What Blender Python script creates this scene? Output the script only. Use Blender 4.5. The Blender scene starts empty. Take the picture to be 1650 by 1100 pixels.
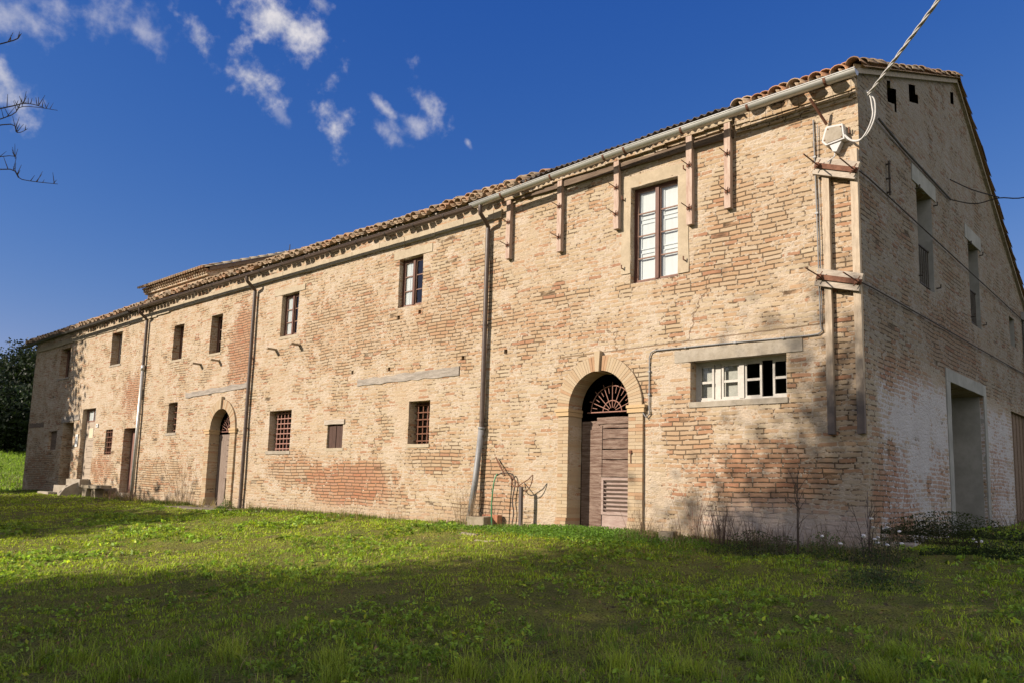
import bpy, bmesh, math, random
import numpy as np
from mathutils import Vector, Matrix, noise
R = math.radians
C = bpy.context.scene.collection
scene = bpy.context.scene

# ------------------------------------------------------------------ node helper
class V:
    """a node socket with arithmetic"""
    def __init__(s, nt, sock): s.nt, s.s = nt, sock
    def _m(s, op, *a, clamp=False):
        n = s.nt.nodes.new('ShaderNodeMath'); n.operation = op; n.use_clamp = clamp
        for i, x in enumerate((s,) + a):
            if isinstance(x, V): s.nt.links.new(x.s, n.inputs[i])
            else: n.inputs[i].default_value = x
        return V(s.nt, n.outputs[0])
    def __add__(s, o): return s._m('ADD', o)
    __radd__ = __add__
    def __sub__(s, o): return s._m('SUBTRACT', o)
    def __rsub__(s, o): return (s * -1.0) + o
    def __mul__(s, o): return s._m('MULTIPLY', o)
    __rmul__ = __mul__
    def __truediv__(s, o): return s._m('DIVIDE', o)
    def min(s, o): return s._m('MINIMUM', o)
    def max(s, o): return s._m('MAXIMUM', o)
    def floor(s): return s._m('FLOOR')
    def fract(s): return s._m('FRACT')
    def pow(s, o): return s._m('POWER', o)
    def abs(s): return s._m('ABSOLUTE')
    def step(s, a, b):
        n = s.nt.nodes.new('ShaderNodeMapRange'); n.interpolation_type = 'SMOOTHSTEP'
        s.nt.links.new(s.s, n.inputs['Value'])
        for k, x in (('From Min', a), ('From Max', b)):
            if isinstance(x, V): s.nt.links.new(x.s, n.inputs[k])
            else: n.inputs[k].default_value = x
        return V(s.nt, n.outputs[0])

class NT:
    def __init__(s, nt): s.nt = nt
    def node(s, t, **k):
        n = s.nt.nodes.new(t)
        for a, b in k.items(): setattr(n, a, b)
        return n
    def link(s, a, b): s.nt.links.new(a.s if isinstance(a, V) else a, b)
    def v(s, sock): return V(s.nt, sock)
    def noise(s, vec, scale, detail=4, rough=.55, dims='3D', col=False):
        n = s.node('ShaderNodeTexNoise', noise_dimensions=dims)
        n.inputs['Scale'].default_value = scale; n.inputs['Detail'].default_value = detail; n.inputs['Roughness'].default_value = rough
        if vec is not None: s.link(vec, n.inputs['Vector'])
        return s.v(n.outputs['Color' if col else 'Fac'])
    def xyz(s, x, y, z):
        n = s.node('ShaderNodeCombineXYZ')
        for i, q in enumerate((x, y, z)):
            if isinstance(q, V): s.link(q, n.inputs[i])
            else: n.inputs[i].default_value = q
        return s.v(n.outputs[0])
    def sep(s, vec):
        n = s.node('ShaderNodeSeparateXYZ'); s.link(vec, n.inputs[0]); return [s.v(o) for o in n.outputs]
    def ramp(s, f, stops, interp='LINEAR'):
        n = s.node('ShaderNodeValToRGB'); r = n.color_ramp; r.interpolation = interp
        while len(r.elements) < len(stops): r.elements.new(.5)
        for e, (p, c) in zip(r.elements, stops): e.position = p; e.color = (*c, 1)
        s.link(f, n.inputs[0]); return s.v(n.outputs[0])
    def mix(s, f, a, b, mode='MIX'):
        n = s.node('ShaderNodeMix', data_type='RGBA', blend_type=mode)
        for k, x in ((0, f), (6, a), (7, b)):
            if isinstance(x, V): s.link(x, n.inputs[k])
            elif k == 0: n.inputs[0].default_value = x
            else: n.inputs[k].default_value = (*x, 1)
        return s.v(n.outputs[2])
    def objco(s): return s.v(s.node('ShaderNodeTexCoord').outputs['Object'])

def newmat(name):
    m = bpy.data.materials.new(name); m.use_nodes = True
    t = NT(m.node_tree); b = m.node_tree.nodes['Principled BSDF']
    return m, t, b
def bump(t, b, h, dist=.02, strength=1.0):
    n = t.node('ShaderNodeBump'); n.inputs['Distance'].default_value = dist; n.inputs['Strength'].default_value = strength
    t.link(h, n.inputs['Height']); t.link(n.outputs[0], b.inputs['Normal'])

# ------------------------------------------------------------------ camera, sky, sun, exposure
cam = bpy.data.objects.new('camera', bpy.data.cameras.new('camera')); C.objects.link(cam); scene.camera = cam
cam.data.sensor_width = 36; cam.data.lens = 36 * 1297 / 1650; cam.data.shift_y = 68 / 1650
cam.data.clip_start = .05; cam.data.clip_end = 3000
CAM = Vector((3.934, -11.847, .70))
yaw, pit, rol = R(-42.314), R(7.4785), R(1.626)
fw = Vector((math.sin(yaw) * math.cos(pit), math.cos(yaw) * math.cos(pit), math.sin(pit)))
rt = Vector((math.cos(yaw), -math.sin(yaw), 0)); up = rt.cross(fw)
rt, up = rt * math.cos(rol) + up * math.sin(rol), up * math.cos(rol) - rt * math.sin(rol)
M = Matrix((rt, up, -fw)).transposed().to_4x4(); M.translation = CAM
cam.matrix_world = M

SUN = Vector((-.52, -1.0, .55)).normalized()
SUN_EL = math.asin(SUN.z); SUN_ROT = math.atan2(SUN.x, SUN.y)
sl = bpy.data.lights.new('sun', 'SUN'); sl.energy = 4.6; sl.angle = R(.5); sl.color = (1.0, .885, .74)
so = bpy.data.objects.new('sun', sl); C.objects.link(so); so.rotation_euler = SUN.to_track_quat('Z', 'Y').to_euler()

def build_world():
    w = bpy.data.worlds.new('World'); scene.world = w; w.use_nodes = True
    t = NT(w.node_tree); bg = w.node_tree.nodes['Background']
    sky = t.node('ShaderNodeTexSky', sky_type='NISHITA', sun_disc=False, sun_elevation=SUN_EL, sun_rotation=SUN_ROT)
    sky.air_density = 1.0; sky.dust_density = .25; sky.ozone_density = 3.0; sky.altitude = 200
    d = t.v(t.node('ShaderNodeTexCoord').outputs['Generated'])
    base = t.v(sky.outputs[0])
    # clouds: patches of torn cirrus at fixed sky directions
    global CLOUD_PX
    blobs = []
    for px, py, dx, dy, a, bb, den in CLOUD_PX:
        def ray(x, y): return (rt * ((x - 825) / 1297) + up * (-(y - 618) / 1297) + fw).normalized()
        c = ray(px, py); u = (ray(px + dx, py + dy) - c); u = (u - c * u.dot(c)).normalized()
        blobs.append((c, u, a / 1297 * .92, bb / 1297 * .86, den))
    def dot(vec):
        n = t.node('ShaderNodeVectorMath', operation='DOT_PRODUCT'); t.link(d, n.inputs[0]); n.inputs[1].default_value = vec
        return t.v(n.outputs['Value'])
    n1 = t.noise(d, 9, 7, .62); n2 = t.noise(d, 34, 6, .6); n3 = t.noise(d, 17, 4, .5)
    tot = None
    for c, u, a, bb, den in blobs:
        v = c.cross(u)
        q = (dot(u) / a).pow(2.0) + (dot(v) / bb).pow(2.0) + (1.0 - dot(c).step(0, .1)) * 99.0
        m = (1.0 - q.pow(.5) * .62 + (n1 - .5) * 1.5 + (n2 - .5) * 1.7 + (n3 - .5) * 1.0).step(.26, 1.25) * den
        tot = m if tot is None else tot.max(m)
    sx, sy, sz = t.sep(d)
    r_, g_, b_ = t.sep(base)                                        # clear, dry winter blue
    g2 = (g_.pow(1.10) * .447).min(g_ * .9); b2 = (b_.pow(.542) * 1.484).max(g2 * 1.08); deep = t.xyz((r_.pow(1.85) * .2527).min(r_ * .9).min(g2 * .93), g2, b2)
    cloud = t.mix(n2.step(.35, .7), (4.6, 4.5, 4.6), (6.4, 6.0, 5.7))
    # cloud bank added in the unseen sky (east, behind the viewpoint) as fill light
    bank = ((sx * .93 - sy * .38 + (n1 - .5) * .9 + (n3 - .5) * .4).step(.22, .62)) * sz.step(-.02, .05)
    col = t.mix(tot * .8, deep, cloud); col = t.mix(bank * .9, col, t.mix(n2.step(.35, .7), (6.6, 6.3, 6.1), (10.5, 9.9, 9.3)))   # added bank, brightened as fill
    t.link(col, bg.inputs['Color']); bg.inputs['Strength'].default_value = .085
CLOUD_PX = [(450, 40, 65, 32, 82, 34, 1.0), (399, 112, 33, 44, 56, 30, 1.0), (320, 62, 20, 33, 46, 20, .85), (541, 203, 8, 40, 54, 28, .9),
            (664, 205, 60, -6, 48, 26, .55), (690, 175, 18, 42, 46, 20, .7), (636, 222, 40, 22, 36, 14, .5), (625, 180, 24, 20, 28, 9, .6), (130, 20, 80, 20, 120, 36, .45), (15, 25, 50, 10, 60, 40, .5),
            (12, 138, 16, 34, 52, 24, .75), (516, 6, 10, 6, 16, 10, .6), (754, 230, 4, 8, 11, 6, .5), (452, 184, 14, 16, 24, 10, .3)]
build_world()
vs = scene.view_settings; vs.view_transform = 'Standard'; vs.look = 'None'; vs.gamma = 1; vs.exposure = .85; vs.use_curve_mapping = False

# ------------------------------------------------------------------ tagging and mesh helpers
def tag(o, label=None, cat=None, group=None, kind=None):
    for k, x in (('label', label), ('category', cat), ('group', group), ('kind', kind)):
        if x: o[k] = x
    return o
def empty(name, loc=(0, 0, 0)):
    o = bpy.data.objects.new(name, None); C.objects.link(o); o.location = loc; return o
class MB:
    """collects shapes, builds ONE mesh object"""
    def __init__(s): s.bm = bmesh.new(); s.smooth = False
    def box(s, x0, x1, y0, y1, z0, z1, rot=None, about=None):
        vs = [s.bm.verts.new((x, y, z)) for x in (x0, x1) for y in (y0, y1) for z in (z0, z1)]
        for f in ((0, 1, 3, 2), (4, 6, 7, 5), (0, 4, 5, 1), (2, 3, 7, 6), (0, 2, 6, 4), (1, 5, 7, 3)): s.bm.faces.new([vs[i] for i in f])
        if rot is not None:
            a = Vector(about) if about else Vector(((x0 + x1) / 2, (y0 + y1) / 2, (z0 + z1) / 2))
            for v in vs: v.co = rot @ (v.co - a) + a
        return vs
    def rough_box(s, x0, x1, y0, y1, z0, z1, amt=.02, n=6, seed=0):
        """a box whose faces are cut and roughened (old timber, stone)"""
        b = bmesh.new()
        L = (x1 - x0, y1 - y0, z1 - z0); k = [max(1, min(n, int(round(q / max(L) * n)))) for q in L]
        bmesh.ops.create_cube(b, size=1.0)
        for ax in range(3):
            for i in range(1, k[ax]):
                p = [0, 0, 0]; p[ax] = i / k[ax] - .5; no = [0, 0, 0]; no[ax] = 1
                bmesh.ops.bisect_plane(b, geom=b.verts[:] + b.edges[:] + b.faces[:], plane_co=p, plane_no=no)
        for v in b.verts:
            p = Vector((x0 + (v.co.x + .5) * L[0], y0 + (v.co.y + .5) * L[1], z0 + (v.co.z + .5) * L[2]))
            q = p * 3.1 + Vector((seed * 7.7, 0, 0))
            v.co = p + Vector((noise.noise(q), noise.noise(q + Vector((9, 0, 0))), noise.noise(q + Vector((0, 9, 0))))) * amt
        s.merge(b)
    def merge(s, b, mat=None):
        mp = {}
        for v in b.verts: mp[v] = s.bm.verts.new(mat @ v.co if mat else v.co)
        for f in b.faces: s.bm.faces.new([mp[v] for v in f.verts])
        b.free()
    def tube(s, pts, r, n=8, r2=None, cap=True):
        pts = [Vector(p) for p in pts]; N = len(pts); rings = []
        prev = None
        for i, p in enumerate(pts):
            d = (pts[min(i + 1, N - 1)] - pts[max(i - 1, 0)]).normalized()
            if prev is None: a = d.orthogonal().normalized()
            else:
                a = prev - d * prev.dot(d); a = a.normalized() if a.length > 1e-6 else d.orthogonal().normalized()
            prev = a; b = d.cross(a)
            rr = r if r2 is None else r + (r2 - r) * i / max(1, N - 1)
            if isinstance(r, (list, tuple)): rr = r[i]
            rings.append([s.bm.verts.new(p + (a * math.cos(2 * math.pi * k / n) + b * math.sin(2 * math.pi * k / n)) * rr) for k in range(n)])
        for q, w in zip(rings, rings[1:]):
            for k in range(n): s.bm.faces.new((q[k], q[(k + 1) % n], w[(k + 1) % n], w[k]))
        if cap and n > 2: s.bm.faces.new(rings[0][::-1]); s.bm.faces.new(rings[-1])
    def prism(s, poly, axis, a0, a1):
        """extrude a 2-D polygon along axis 0/1/2"""
        def mk(p, a):
            q = list(p); q.insert(axis, a); return s.bm.verts.new(q)
        A = [mk(p, a0) for p in poly]; B = [mk(p, a1) for p in poly]; n = len(poly)
        s.bm.faces.new(A); s.bm.faces.new(B[::-1])
        for i in range(n): s.bm.faces.new((A[i], B[i], B[(i + 1) % n], A[(i + 1) % n]))
    def quad(s, *p): s.bm.faces.new([s.bm.verts.new(q) for q in p])
    def build(s, name, mat, parent=None, smooth=False, bevel=0):
        bmesh.ops.recalc_face_normals(s.bm, faces=s.bm.faces[:])
        me = bpy.data.meshes.new(name); s.bm.to_mesh(me); s.bm.free()
        o = bpy.data.objects.new(name, me); C.objects.link(o)
        if mat: me.materials.append(mat)
        if smooth: me.polygons.foreach_set('use_smooth', [True] * len(me.polygons))
        if bevel:
            b = o.modifiers.new('b', 'BEVEL'); b.width = bevel; b.segments = 2; b.limit_method = 'ANGLE'
        if parent: o.parent = parent
        return o
def mesh_np(name, verts, faces, mat, parent=None, colors=None, smooth=False):
    """faces: (n,k) array; colors: per-vertex rgb"""
    me = bpy.data.meshes.new(name); verts = np.asarray(verts, np.float32); faces = np.asarray(faces, np.int32)
    nf, k = faces.shape
    me.vertices.add(len(verts)); me.vertices.foreach_set('co', verts.ravel())
    me.loops.add(nf * k); me.loops.foreach_set('vertex_index', faces.ravel())
    me.polygons.add(nf); me.polygons.foreach_set('loop_start', np.arange(nf, dtype=np.int32) * k); me.polygons.foreach_set('loop_total', np.full(nf, k, np.int32))
    if smooth: me.polygons.foreach_set('use_smooth', np.ones(nf, bool))
    if colors is not None:
        a = me.color_attributes.new('tint', 'FLOAT_COLOR', 'POINT')
        c = np.ones((len(verts), 4), np.float32); c[:, :3] = colors; a.data.foreach_set('color', c.ravel())
    me.update(calc_edges=True); me.materials.append(mat)
    o = bpy.data.objects.new(name, me); C.objects.link(o)
    if parent: o.parent = parent
    return o

# ------------------------------------------------------------------ materials
def brick_mat(name, kind):
    m, t, b = newmat(name); P = t.objco(); x, y, z = t.sep(P)
    u = x + y if kind != 'side' else y + x
    w1 = t.noise(P, .9, 3); w2 = t.noise(P, 5.0, 3)
    v = z + (w1 - .5) * .10 + (w2 - .5) * .014
    H, L = .076, .29
    row = (v / H).floor(); fv = (v / H).fract()
    wn = t.node('ShaderNodeTexWhiteNoise', noise_dimensions='1D'); t.link(row, wn.inputs['W']); rr = t.v(wn.outputs['Value'])
    W = u / L + row * 37.7 + rr * 5.0
    vo = t.node('ShaderNodeTexVoronoi', voronoi_dimensions='1D', feature='F1'); t.link(W, vo.inputs['W']); vo.inputs['Randomness'].default_value = .62; vo.inputs['Scale'].default_value = 1
    ve = t.node('ShaderNodeTexVoronoi', voronoi_dimensions='1D', feature='DISTANCE_TO_EDGE'); t.link(W, ve.inputs['W']); ve.inputs['Randomness'].default_value = .62; ve.inputs['Scale'].default_value = 1
    r1, r2, r3 = t.sep(t.v(vo.outputs['Color']))
    du = t.v(ve.outputs['Distance']) * L; dv = fv.min(1.0 - fv) * H
    n25 = t.noise(P, 28, 4, .6); n90 = t.noise(P, 95, 3, .6)
    d = du.min(dv) + (n25 - .5) * .008 + (n90 - .5) * .005
    prof = d.step(.005, .0155)                      # 0 in the joint, 1 on the brick
    big = t.noise(P, .55, 4, .6); mid = t.noise(P, 2.3, 5, .62); fine = t.noise(t.xyz(u * 1.0, 0.0, z * 2.2), 9, 5, .65)
    cover = (big - .5) * .022 + (mid - .5) * .040 + (fine - .5) * .085 + (n25 - .5) * .040
    # patches with their own place: (u, z, ru, rz, mortar offset, redness)
    if kind == 'front':
        off = .0030; pats = [(-12.1, .72, 1.9, .55, -.022, .75), (-9.2, 1.35, 1.0, .35, -.016, .1), (-1.7, 1.0, 1.25, .55, -.012, .55), (-2.9, 1.75, .45, .6, -.014, .2), (-2.3, 4.35, 1.3, .35, -.012, .15),
                (-1.7, 5.2, .9, .8, -.010, .12), (-.25, 3.2, .3, 2.8, -.006, .1), (-17.6, 4.5, .75, 1.5, -.016, .6), (-24.9, 3.6, .9, .8, -.012, .6), (-27.0, 1.1, 1.0, .6, -.012, .5), (-33.5, .9, 1.6, .9, -.026, .1),
                (-8.9, 4.4, 1.6, .9, -.010, .14), (-12.5, 4.6, 2.2, 1.1, -.008, .12), (-6.2, 4.0, 1.4, .7, -.008, .12), (-22.5, .8, 2.0, .7, -.012, .1), (-14.5, 1.1, 1.4, .5, -.014, .25), (-7.2, .6, .6, .8, -.014, .3)]
        fills = [(-3.55, 5.3, 1.0, 1.15), (-2.0, 2.7, 1.35, .55), (-10.1, 2.1, .8, .85), (-15.3, 2.25, .95, .95), (-12.75, 1.6, .6, .75), (-28.7, 3.4, 2.6, 1.1), (-18.4, 3.4, 1.5, .5), (-4.7, .7, 2.2, 1.3), (-10.1, 5.4, .6, .85), (-15.1, 5.2, .7, .9)]
    elif kind == 'side':
        off = .0005; pats = [(1.2, .75, 1.0, .75, -.013, .75), (3.4, 1.1, .7, .55, -.008, .6), (2.0, 2.6, 1.4, .4, -.012, .5), (5.0, 3.7, 2.0, .7, -.010, .3), (8.3, 1.3, .9, 1.0, -.008, .5)]; fills = [(3.2, 5.3, .9, 1.4), (6.8, 5.2, .9, 1.4), (4.0, 8.0, 4.0, 1.4), (2.6, 1.9, 1.9, .7), (8.4, 2.3, 1.3, .6), (2.7, 1.7, 2.0, 1.4), (8.4, 1.5, 1.4, 1.4), (2.9, 2.0, 1.6, .9)]
    else: off = 0.0; pats = []; fills = []
    def ell(cu, cz, ru, rz): 
        q = ((u - cu) / ru).pow(2.0) + ((z - cz) / rz).pow(2.0)
        return 1.0 - (q + (mid - .5) * 2.2 + (fine - .5) * 1.2).step(.25, 1.5)
    red = None; cover = cover + off
    for cu, cz, ru, rz, o, rd in pats:
        e = ell(cu, cz, ru, rz); cover = cover + e * o; red = e * rd if red is None else red.max(e * rd)
    for cu, cz, ru, rz in fills: cover = cover + ell(cu, cz, ru, rz) * .007
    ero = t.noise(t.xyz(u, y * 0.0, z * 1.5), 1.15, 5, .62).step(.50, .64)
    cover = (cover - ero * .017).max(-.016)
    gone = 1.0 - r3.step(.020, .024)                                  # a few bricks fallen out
    hb = (r2 * .016 - .001 + (n25 - .5) * .004 + (n90 - .5) * .0012) * prof - (1.0 - prof) * .022
    diff = hb - cover; vis = diff.step(-.0028, .0028)
    height = hb.max(cover + (n90 - .5) * .0022)
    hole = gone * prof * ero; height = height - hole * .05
    # colours
    bc = t.ramp(r1, [(0, (.46, .39, .275)), (.22, (.42, .335, .22)), (.48, (.40, .30, .185)), (.74, (.40, .275, .16)), (.9, (.38, .225, .125)), (1, (.31, .15, .085))])
    if red is not None:
        rc = t.ramp(r3, [(0, (.42, .19, .10)), (.5, (.37, .13, .065)), (1, (.27, .085, .045))]); bc = t.mix(red.min(.85), bc, rc)
    bc = t.mix((n25 - .3) * .55, bc, t.mix(r3, (.30, .20, .12), (.60, .44, .27)))
    mort = t.mix(mid.step(.3, .7), (.50, .405, .29), (.57, .48, .37)); mort = t.mix(n25.step(.45, .75) * .5, mort, (.39, .30, .205)); mort = t.mix(big.step(.5, .66) * .4, mort, (.48, .355, .22))
    deep = (0.0 - cover).step(.001, .010)            # crumbled-out earthy joints, recess shade painted into their colour
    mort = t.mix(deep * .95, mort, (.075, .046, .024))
    col = t.mix(vis, mort, bc); col = t.mix(hole * .9, col, (.05, .032, .018))  # sockets of fallen bricks get their cavity shade as dark paint
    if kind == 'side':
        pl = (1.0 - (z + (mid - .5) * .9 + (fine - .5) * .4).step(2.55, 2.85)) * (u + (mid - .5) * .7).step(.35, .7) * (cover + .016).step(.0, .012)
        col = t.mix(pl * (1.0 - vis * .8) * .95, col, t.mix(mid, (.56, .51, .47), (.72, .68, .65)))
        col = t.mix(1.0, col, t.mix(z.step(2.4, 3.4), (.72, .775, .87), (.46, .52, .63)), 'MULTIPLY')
    if kind == 'front':
        lo = (1.0 - (z + (mid - .5) * .9).step(.15, .75)) * (u + (big - .5) * 6.0).step(-3.4, -1.9)
        col = t.mix(lo * .85, col, t.mix(mid, (.50, .42, .37), (.66, .58, .53)))
        lo2 = (1.0 - (z + (mid - .5) * .7).step(.02, .4)) * .45
        col = t.mix(lo2, col, (.44, .33, .235))
        str_ = ((z - 3.29 - u * .012 + (w2 - .5) * .02).abs()).step(.006, .016); inx = u.step(-5.65, -5.55) * (1.0 - u.step(-.6, -.5))
        col = t.mix((1.0 - str_) * inx * .75, col, (.16, .10, .055)); height = height - (1.0 - str_) * inx * .012
        # two old cracks
        for cx, cz0, cz1, sl_ in ((-2.95, 3.2, 4.35, -.45), (-4.25, 3.2, 3.85, .5)):
            k = (u - cx - (z - cz0) * sl_ * -1.0 + (w2 - .5) * .5 + (n25 - .5) * .05).abs().step(.006, .018)
            kk = (1.0 - k) * z.step(cz0, cz0 + .05) * (1.0 - z.step(cz1 - .1, cz1)); col = t.mix(kk * .8, col, (.13, .08, .045)); height = height - kk * .02
    col = t.mix((n90 - .35).max(0.0) * .8, col, (.30, .21, .13))
    stain = t.noise(t.xyz(u * 2.6, 0.0, z * .35), 1.3, 4, .6).step(.55, .8)
    col = t.mix(stain * .22, col, (.36, .27, .17))
    col = t.mix(1.0, col, (.855, .85, .875) if kind != 'side' else (.84, .85, .88), 'MULTIPLY')
    t.link(col, b.inputs['Base Color']); b.inputs['Roughness'].default_value = .93; b.inputs['Specular IOR Level'].default_value = .2
    bump(t, b, height, 1.0, .62)
    return m
def tint_brick_mat(name):
    """dressed bricks modelled one by one, each with its own tint"""
    m, t, b = newmat(name); P = t.objco(); a = t.node('ShaderNodeVertexColor'); a.layer_name = 'tint'
    n = t.noise(P, 14, 5, .65); n2 = t.noise(P, 70, 3)
    c = t.mix((n - .35) * .7, t.v(a.outputs[0]), (.57, .42, .26)); c = t.mix(n2.step(.5, .8) * .4, c, (.33, .22, .13)); c = t.mix(1.0, c, (.78, .78, .79), 'MULTIPLY')
    t.link(c, b.inputs['Base Color']); b.inputs['Roughness'].default_value = .92; b.inputs['Specular IOR Level'].default_value = .2
    bump(t, b, n2 * .6 + n, .006, .7); return m
def simple_mat(name, c1, c2, scale=6, rough=.8, bumpd=.004, stretch=(1, 1, 1), metal=0, spec=.3, detail=5, c3=None):
    m, t, b = newmat(name); P = t.objco(); x, y, z = t.sep(P); q = t.xyz(x * stretch[0], y * stretch[1], z * stretch[2])
    n = t.noise(q, scale, detail, .62); n2 = t.noise(q, scale * 6, 4, .6)
    c1, c2 = [k * .8 for k in c1], [k * .8 for k in c2]; c3 = [k * .8 for k in c3] if c3 else None
    c = t.mix(n.step(.3, .7), c1, c2); c = t.mix(n2.step(.45, .8) * .5, c, c3 or [k * .55 for k in c1])
    t.link(c, b.inputs['Base Color']); b.inputs['Roughness'].default_value = rough; b.inputs['Metallic'].default_value = metal; b.inputs['Specular IOR Level'].default_value = spec
    if bumpd: bump(t, b, n + n2 * .6, bumpd, 1.0)
    return m
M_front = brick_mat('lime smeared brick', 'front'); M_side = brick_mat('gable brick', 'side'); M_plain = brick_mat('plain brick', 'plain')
M_dress = tint_brick_mat('dressed brick')
M_woodv = simple_mat('weathered plank', (.13, .072, .052), (.31, .225, .18), 4, .85, .012, (1, 1, 11), c3=(.045, .028, .022))
M_doorlow = simple_mat('faded door paint', (.31, .22, .19), (.42, .33, .29), 5, .85, .004, (1, 1, 7), c3=(.17, .11, .09))
M_door2 = simple_mat('grey brown door', (.20, .145, .115), (.30, .235, .195), 4, .85, .005, (9, 9, 1), c3=(.09, .06, .05))
M_palewood = simple_mat('pale door planks', (.36, .285, .22), (.47, .39, .31), 4, .85, .005, (1, 1, 6), c3=(.20, .14, .10))
M_reddoor = simple_mat('red brown door', (.21, .10, .075), (.30, .17, .14), 4, .8, .004, (8, 8, 1))
M_batten = simple_mat('rosy timber', (.40, .27, .21), (.56, .44, .36), 5, .85, .004, (6, 6, .7), c3=(.24, .15, .11))
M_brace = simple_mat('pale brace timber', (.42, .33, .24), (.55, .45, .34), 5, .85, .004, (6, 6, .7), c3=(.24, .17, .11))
def darken_low():
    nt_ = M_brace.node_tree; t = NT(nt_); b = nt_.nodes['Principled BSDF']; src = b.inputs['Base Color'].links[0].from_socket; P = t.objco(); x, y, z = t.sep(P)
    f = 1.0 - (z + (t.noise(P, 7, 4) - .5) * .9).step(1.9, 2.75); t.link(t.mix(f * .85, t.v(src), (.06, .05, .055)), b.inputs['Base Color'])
darken_low()                                   # the posts turn darker towards their lower ends
M_clamp = simple_mat('grey clamp board', (.36, .30, .24), (.52, .45, .37), 5, .85, .004, (.8, 6, 6), c3=(.18, .14, .11))
M_beam = simple_mat('silver grey beam', (.27, .235, .20), (.42, .37, .32), 4, .9, .01, (.8, 5, 5), c3=(.12, .10, .08))
M_eavewood = simple_mat('dark eave timber', (.13, .09, .065), (.22, .16, .115), 4, .9, .006, (.8, 6, 6))
M_frame = simple_mat('brown window paint', (.10, .040, .028), (.17, .075, .05), 8, .6, .002, (5, 5, .8))
M_margin = simple_mat('rendered window margin', (.40, .325, .23), (.50, .41, .295), 4, .93, .008, c3=(.36, .29, .20))
M_shutter = simple_mat('dark shutter boards', (.055, .026, .018), (.10, .05, .035), 8, .7, .003, (6, 6, .8))
M_midframe = simple_mat('faded brown frame', (.20, .10, .07), (.30, .19, .145), 8, .7, .002, (5, 5, .8))
M_white = simple_mat('white window paint', (.46, .43, .39), (.56, .53, .48), 7, .6, .001, c3=(.34, .31, .28))
M_curtain = simple_mat('white inner shutter', (.74, .75, .77), (.84, .84, .85), 3, .8, .002, (5, 5, .5), c3=(.66, .67, .70))
M_rust = simple_mat('rusty iron', (.13, .055, .032), (.22, .10, .06), 20, .85, .002)
M_pinkiron = simple_mat('faded red iron', (.33, .155, .115), (.42, .235, .19), 20, .8, .002)
M_iron = simple_mat('dark iron', (.035, .03, .028), (.07, .055, .045), 20, .7, .001)
M_galv = simple_mat('galvanised zinc', (.50, .49, .46), (.62, .61, .58), 3, .42, .001, (.6, 4, 4), metal=.55, c3=(.40, .38, .34))
M_brown = simple_mat('brown painted gutter', (.075, .05, .04), (.115, .08, .063), 3, .42, .001, (.5, 3, 3), spec=.5)
M_greypipe = simple_mat('grey pipe', (.20, .20, .205), (.29, .29, .295), 4, .5, .001, spec=.5)
M_plaster = simple_mat('grey lime plaster', (.40, .33, .235), (.49, .41, .30), 3, .93, .006, c3=(.30, .235, .16))
M_reveal = simple_mat('grey cement render', (.22, .225, .22), (.32, .325, .32), 2, .93, .003, c3=(.21, .23, .20))
M_conc = simple_mat('concrete', (.31, .265, .205), (.41, .36, .295), 5, .93, .006, c3=(.22, .19, .15))
M_stone = simple_mat('field stone', (.25, .205, .145), (.37, .31, .23), 6, .93, .01, c3=(.18, .17, .10))
M_redbrick = simple_mat('red hollow brick', (.36, .14, .075), (.44, .20, .12), 10, .9, .004)
M_boxgrey = simple_mat('grey fibre box', (.50, .48, .47), (.62, .60, .59), 6, .6, .002, c3=(.42, .40, .39))
M_cable = simple_mat('grey white cable', (.52, .50, .48), (.64, .62, .60), 20, .6, .001)
M_darkcable = simple_mat('dark cable', (.045, .042, .04), (.08, .075, .07), 20, .6, .001)
M_dark = simple_mat('dark interior', (.012, .010, .009), (.02, .017, .015), 3, .95, 0)
M_green = simple_mat('green plastic', (.03, .20, .07), (.05, .28, .11), 10, .5, .001, spec=.5)
M_slate = simple_mat('stone bracket', (.33, .25, .17), (.45, .35, .25), 8, .9, .004)
M_sign = simple_mat('white enamel plate', (.70, .69, .66), (.78, .77, .74), 8, .5, .0005)
M_bluesign = simple_mat('grey print', (.22, .24, .30), (.30, .32, .38), 30, .5, 0)
M_note = simple_mat('yellowed paper', (.62, .52, .36), (.70, .60, .45), 8, .8, .0005)
M_paving = simple_mat('paving slab', (.16, .125, .10), (.24, .20, .16), 5, .93, .01)

def tile_mat():
    m, t, b = newmat('old clay coppi'); P = t.objco()
    a = t.node('ShaderNodeVertexColor'); a.layer_name = 'tint'
    n = t.noise(P, 9, 5, .65); n2 = t.noise(P, 45, 4, .6); big = t.noise(P, 1.2, 3)
    c = t.mix((n - .3) * .8, t.v(a.outputs[0]), (.30, .23, .155)); c = t.mix(n2.step(.5, .75) * .6 * 1.0, c, (.15, .125, .085)); c = t.mix(n.step(.6, .78) * .6, c, (.38, .34, .25))
    t.link(c, b.inputs['Base Color']); b.inputs['Roughness'].default_value = .93; b.inputs['Specular IOR Level'].default_value = .15; bump(t, b, n2 + n, .006, .8); return m
M_tile = tile_mat()
M_sheet = simple_mat('weathered fibre sheet', (.10, .085, .075), (.17, .145, .125), 5, .9, .003)

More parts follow.
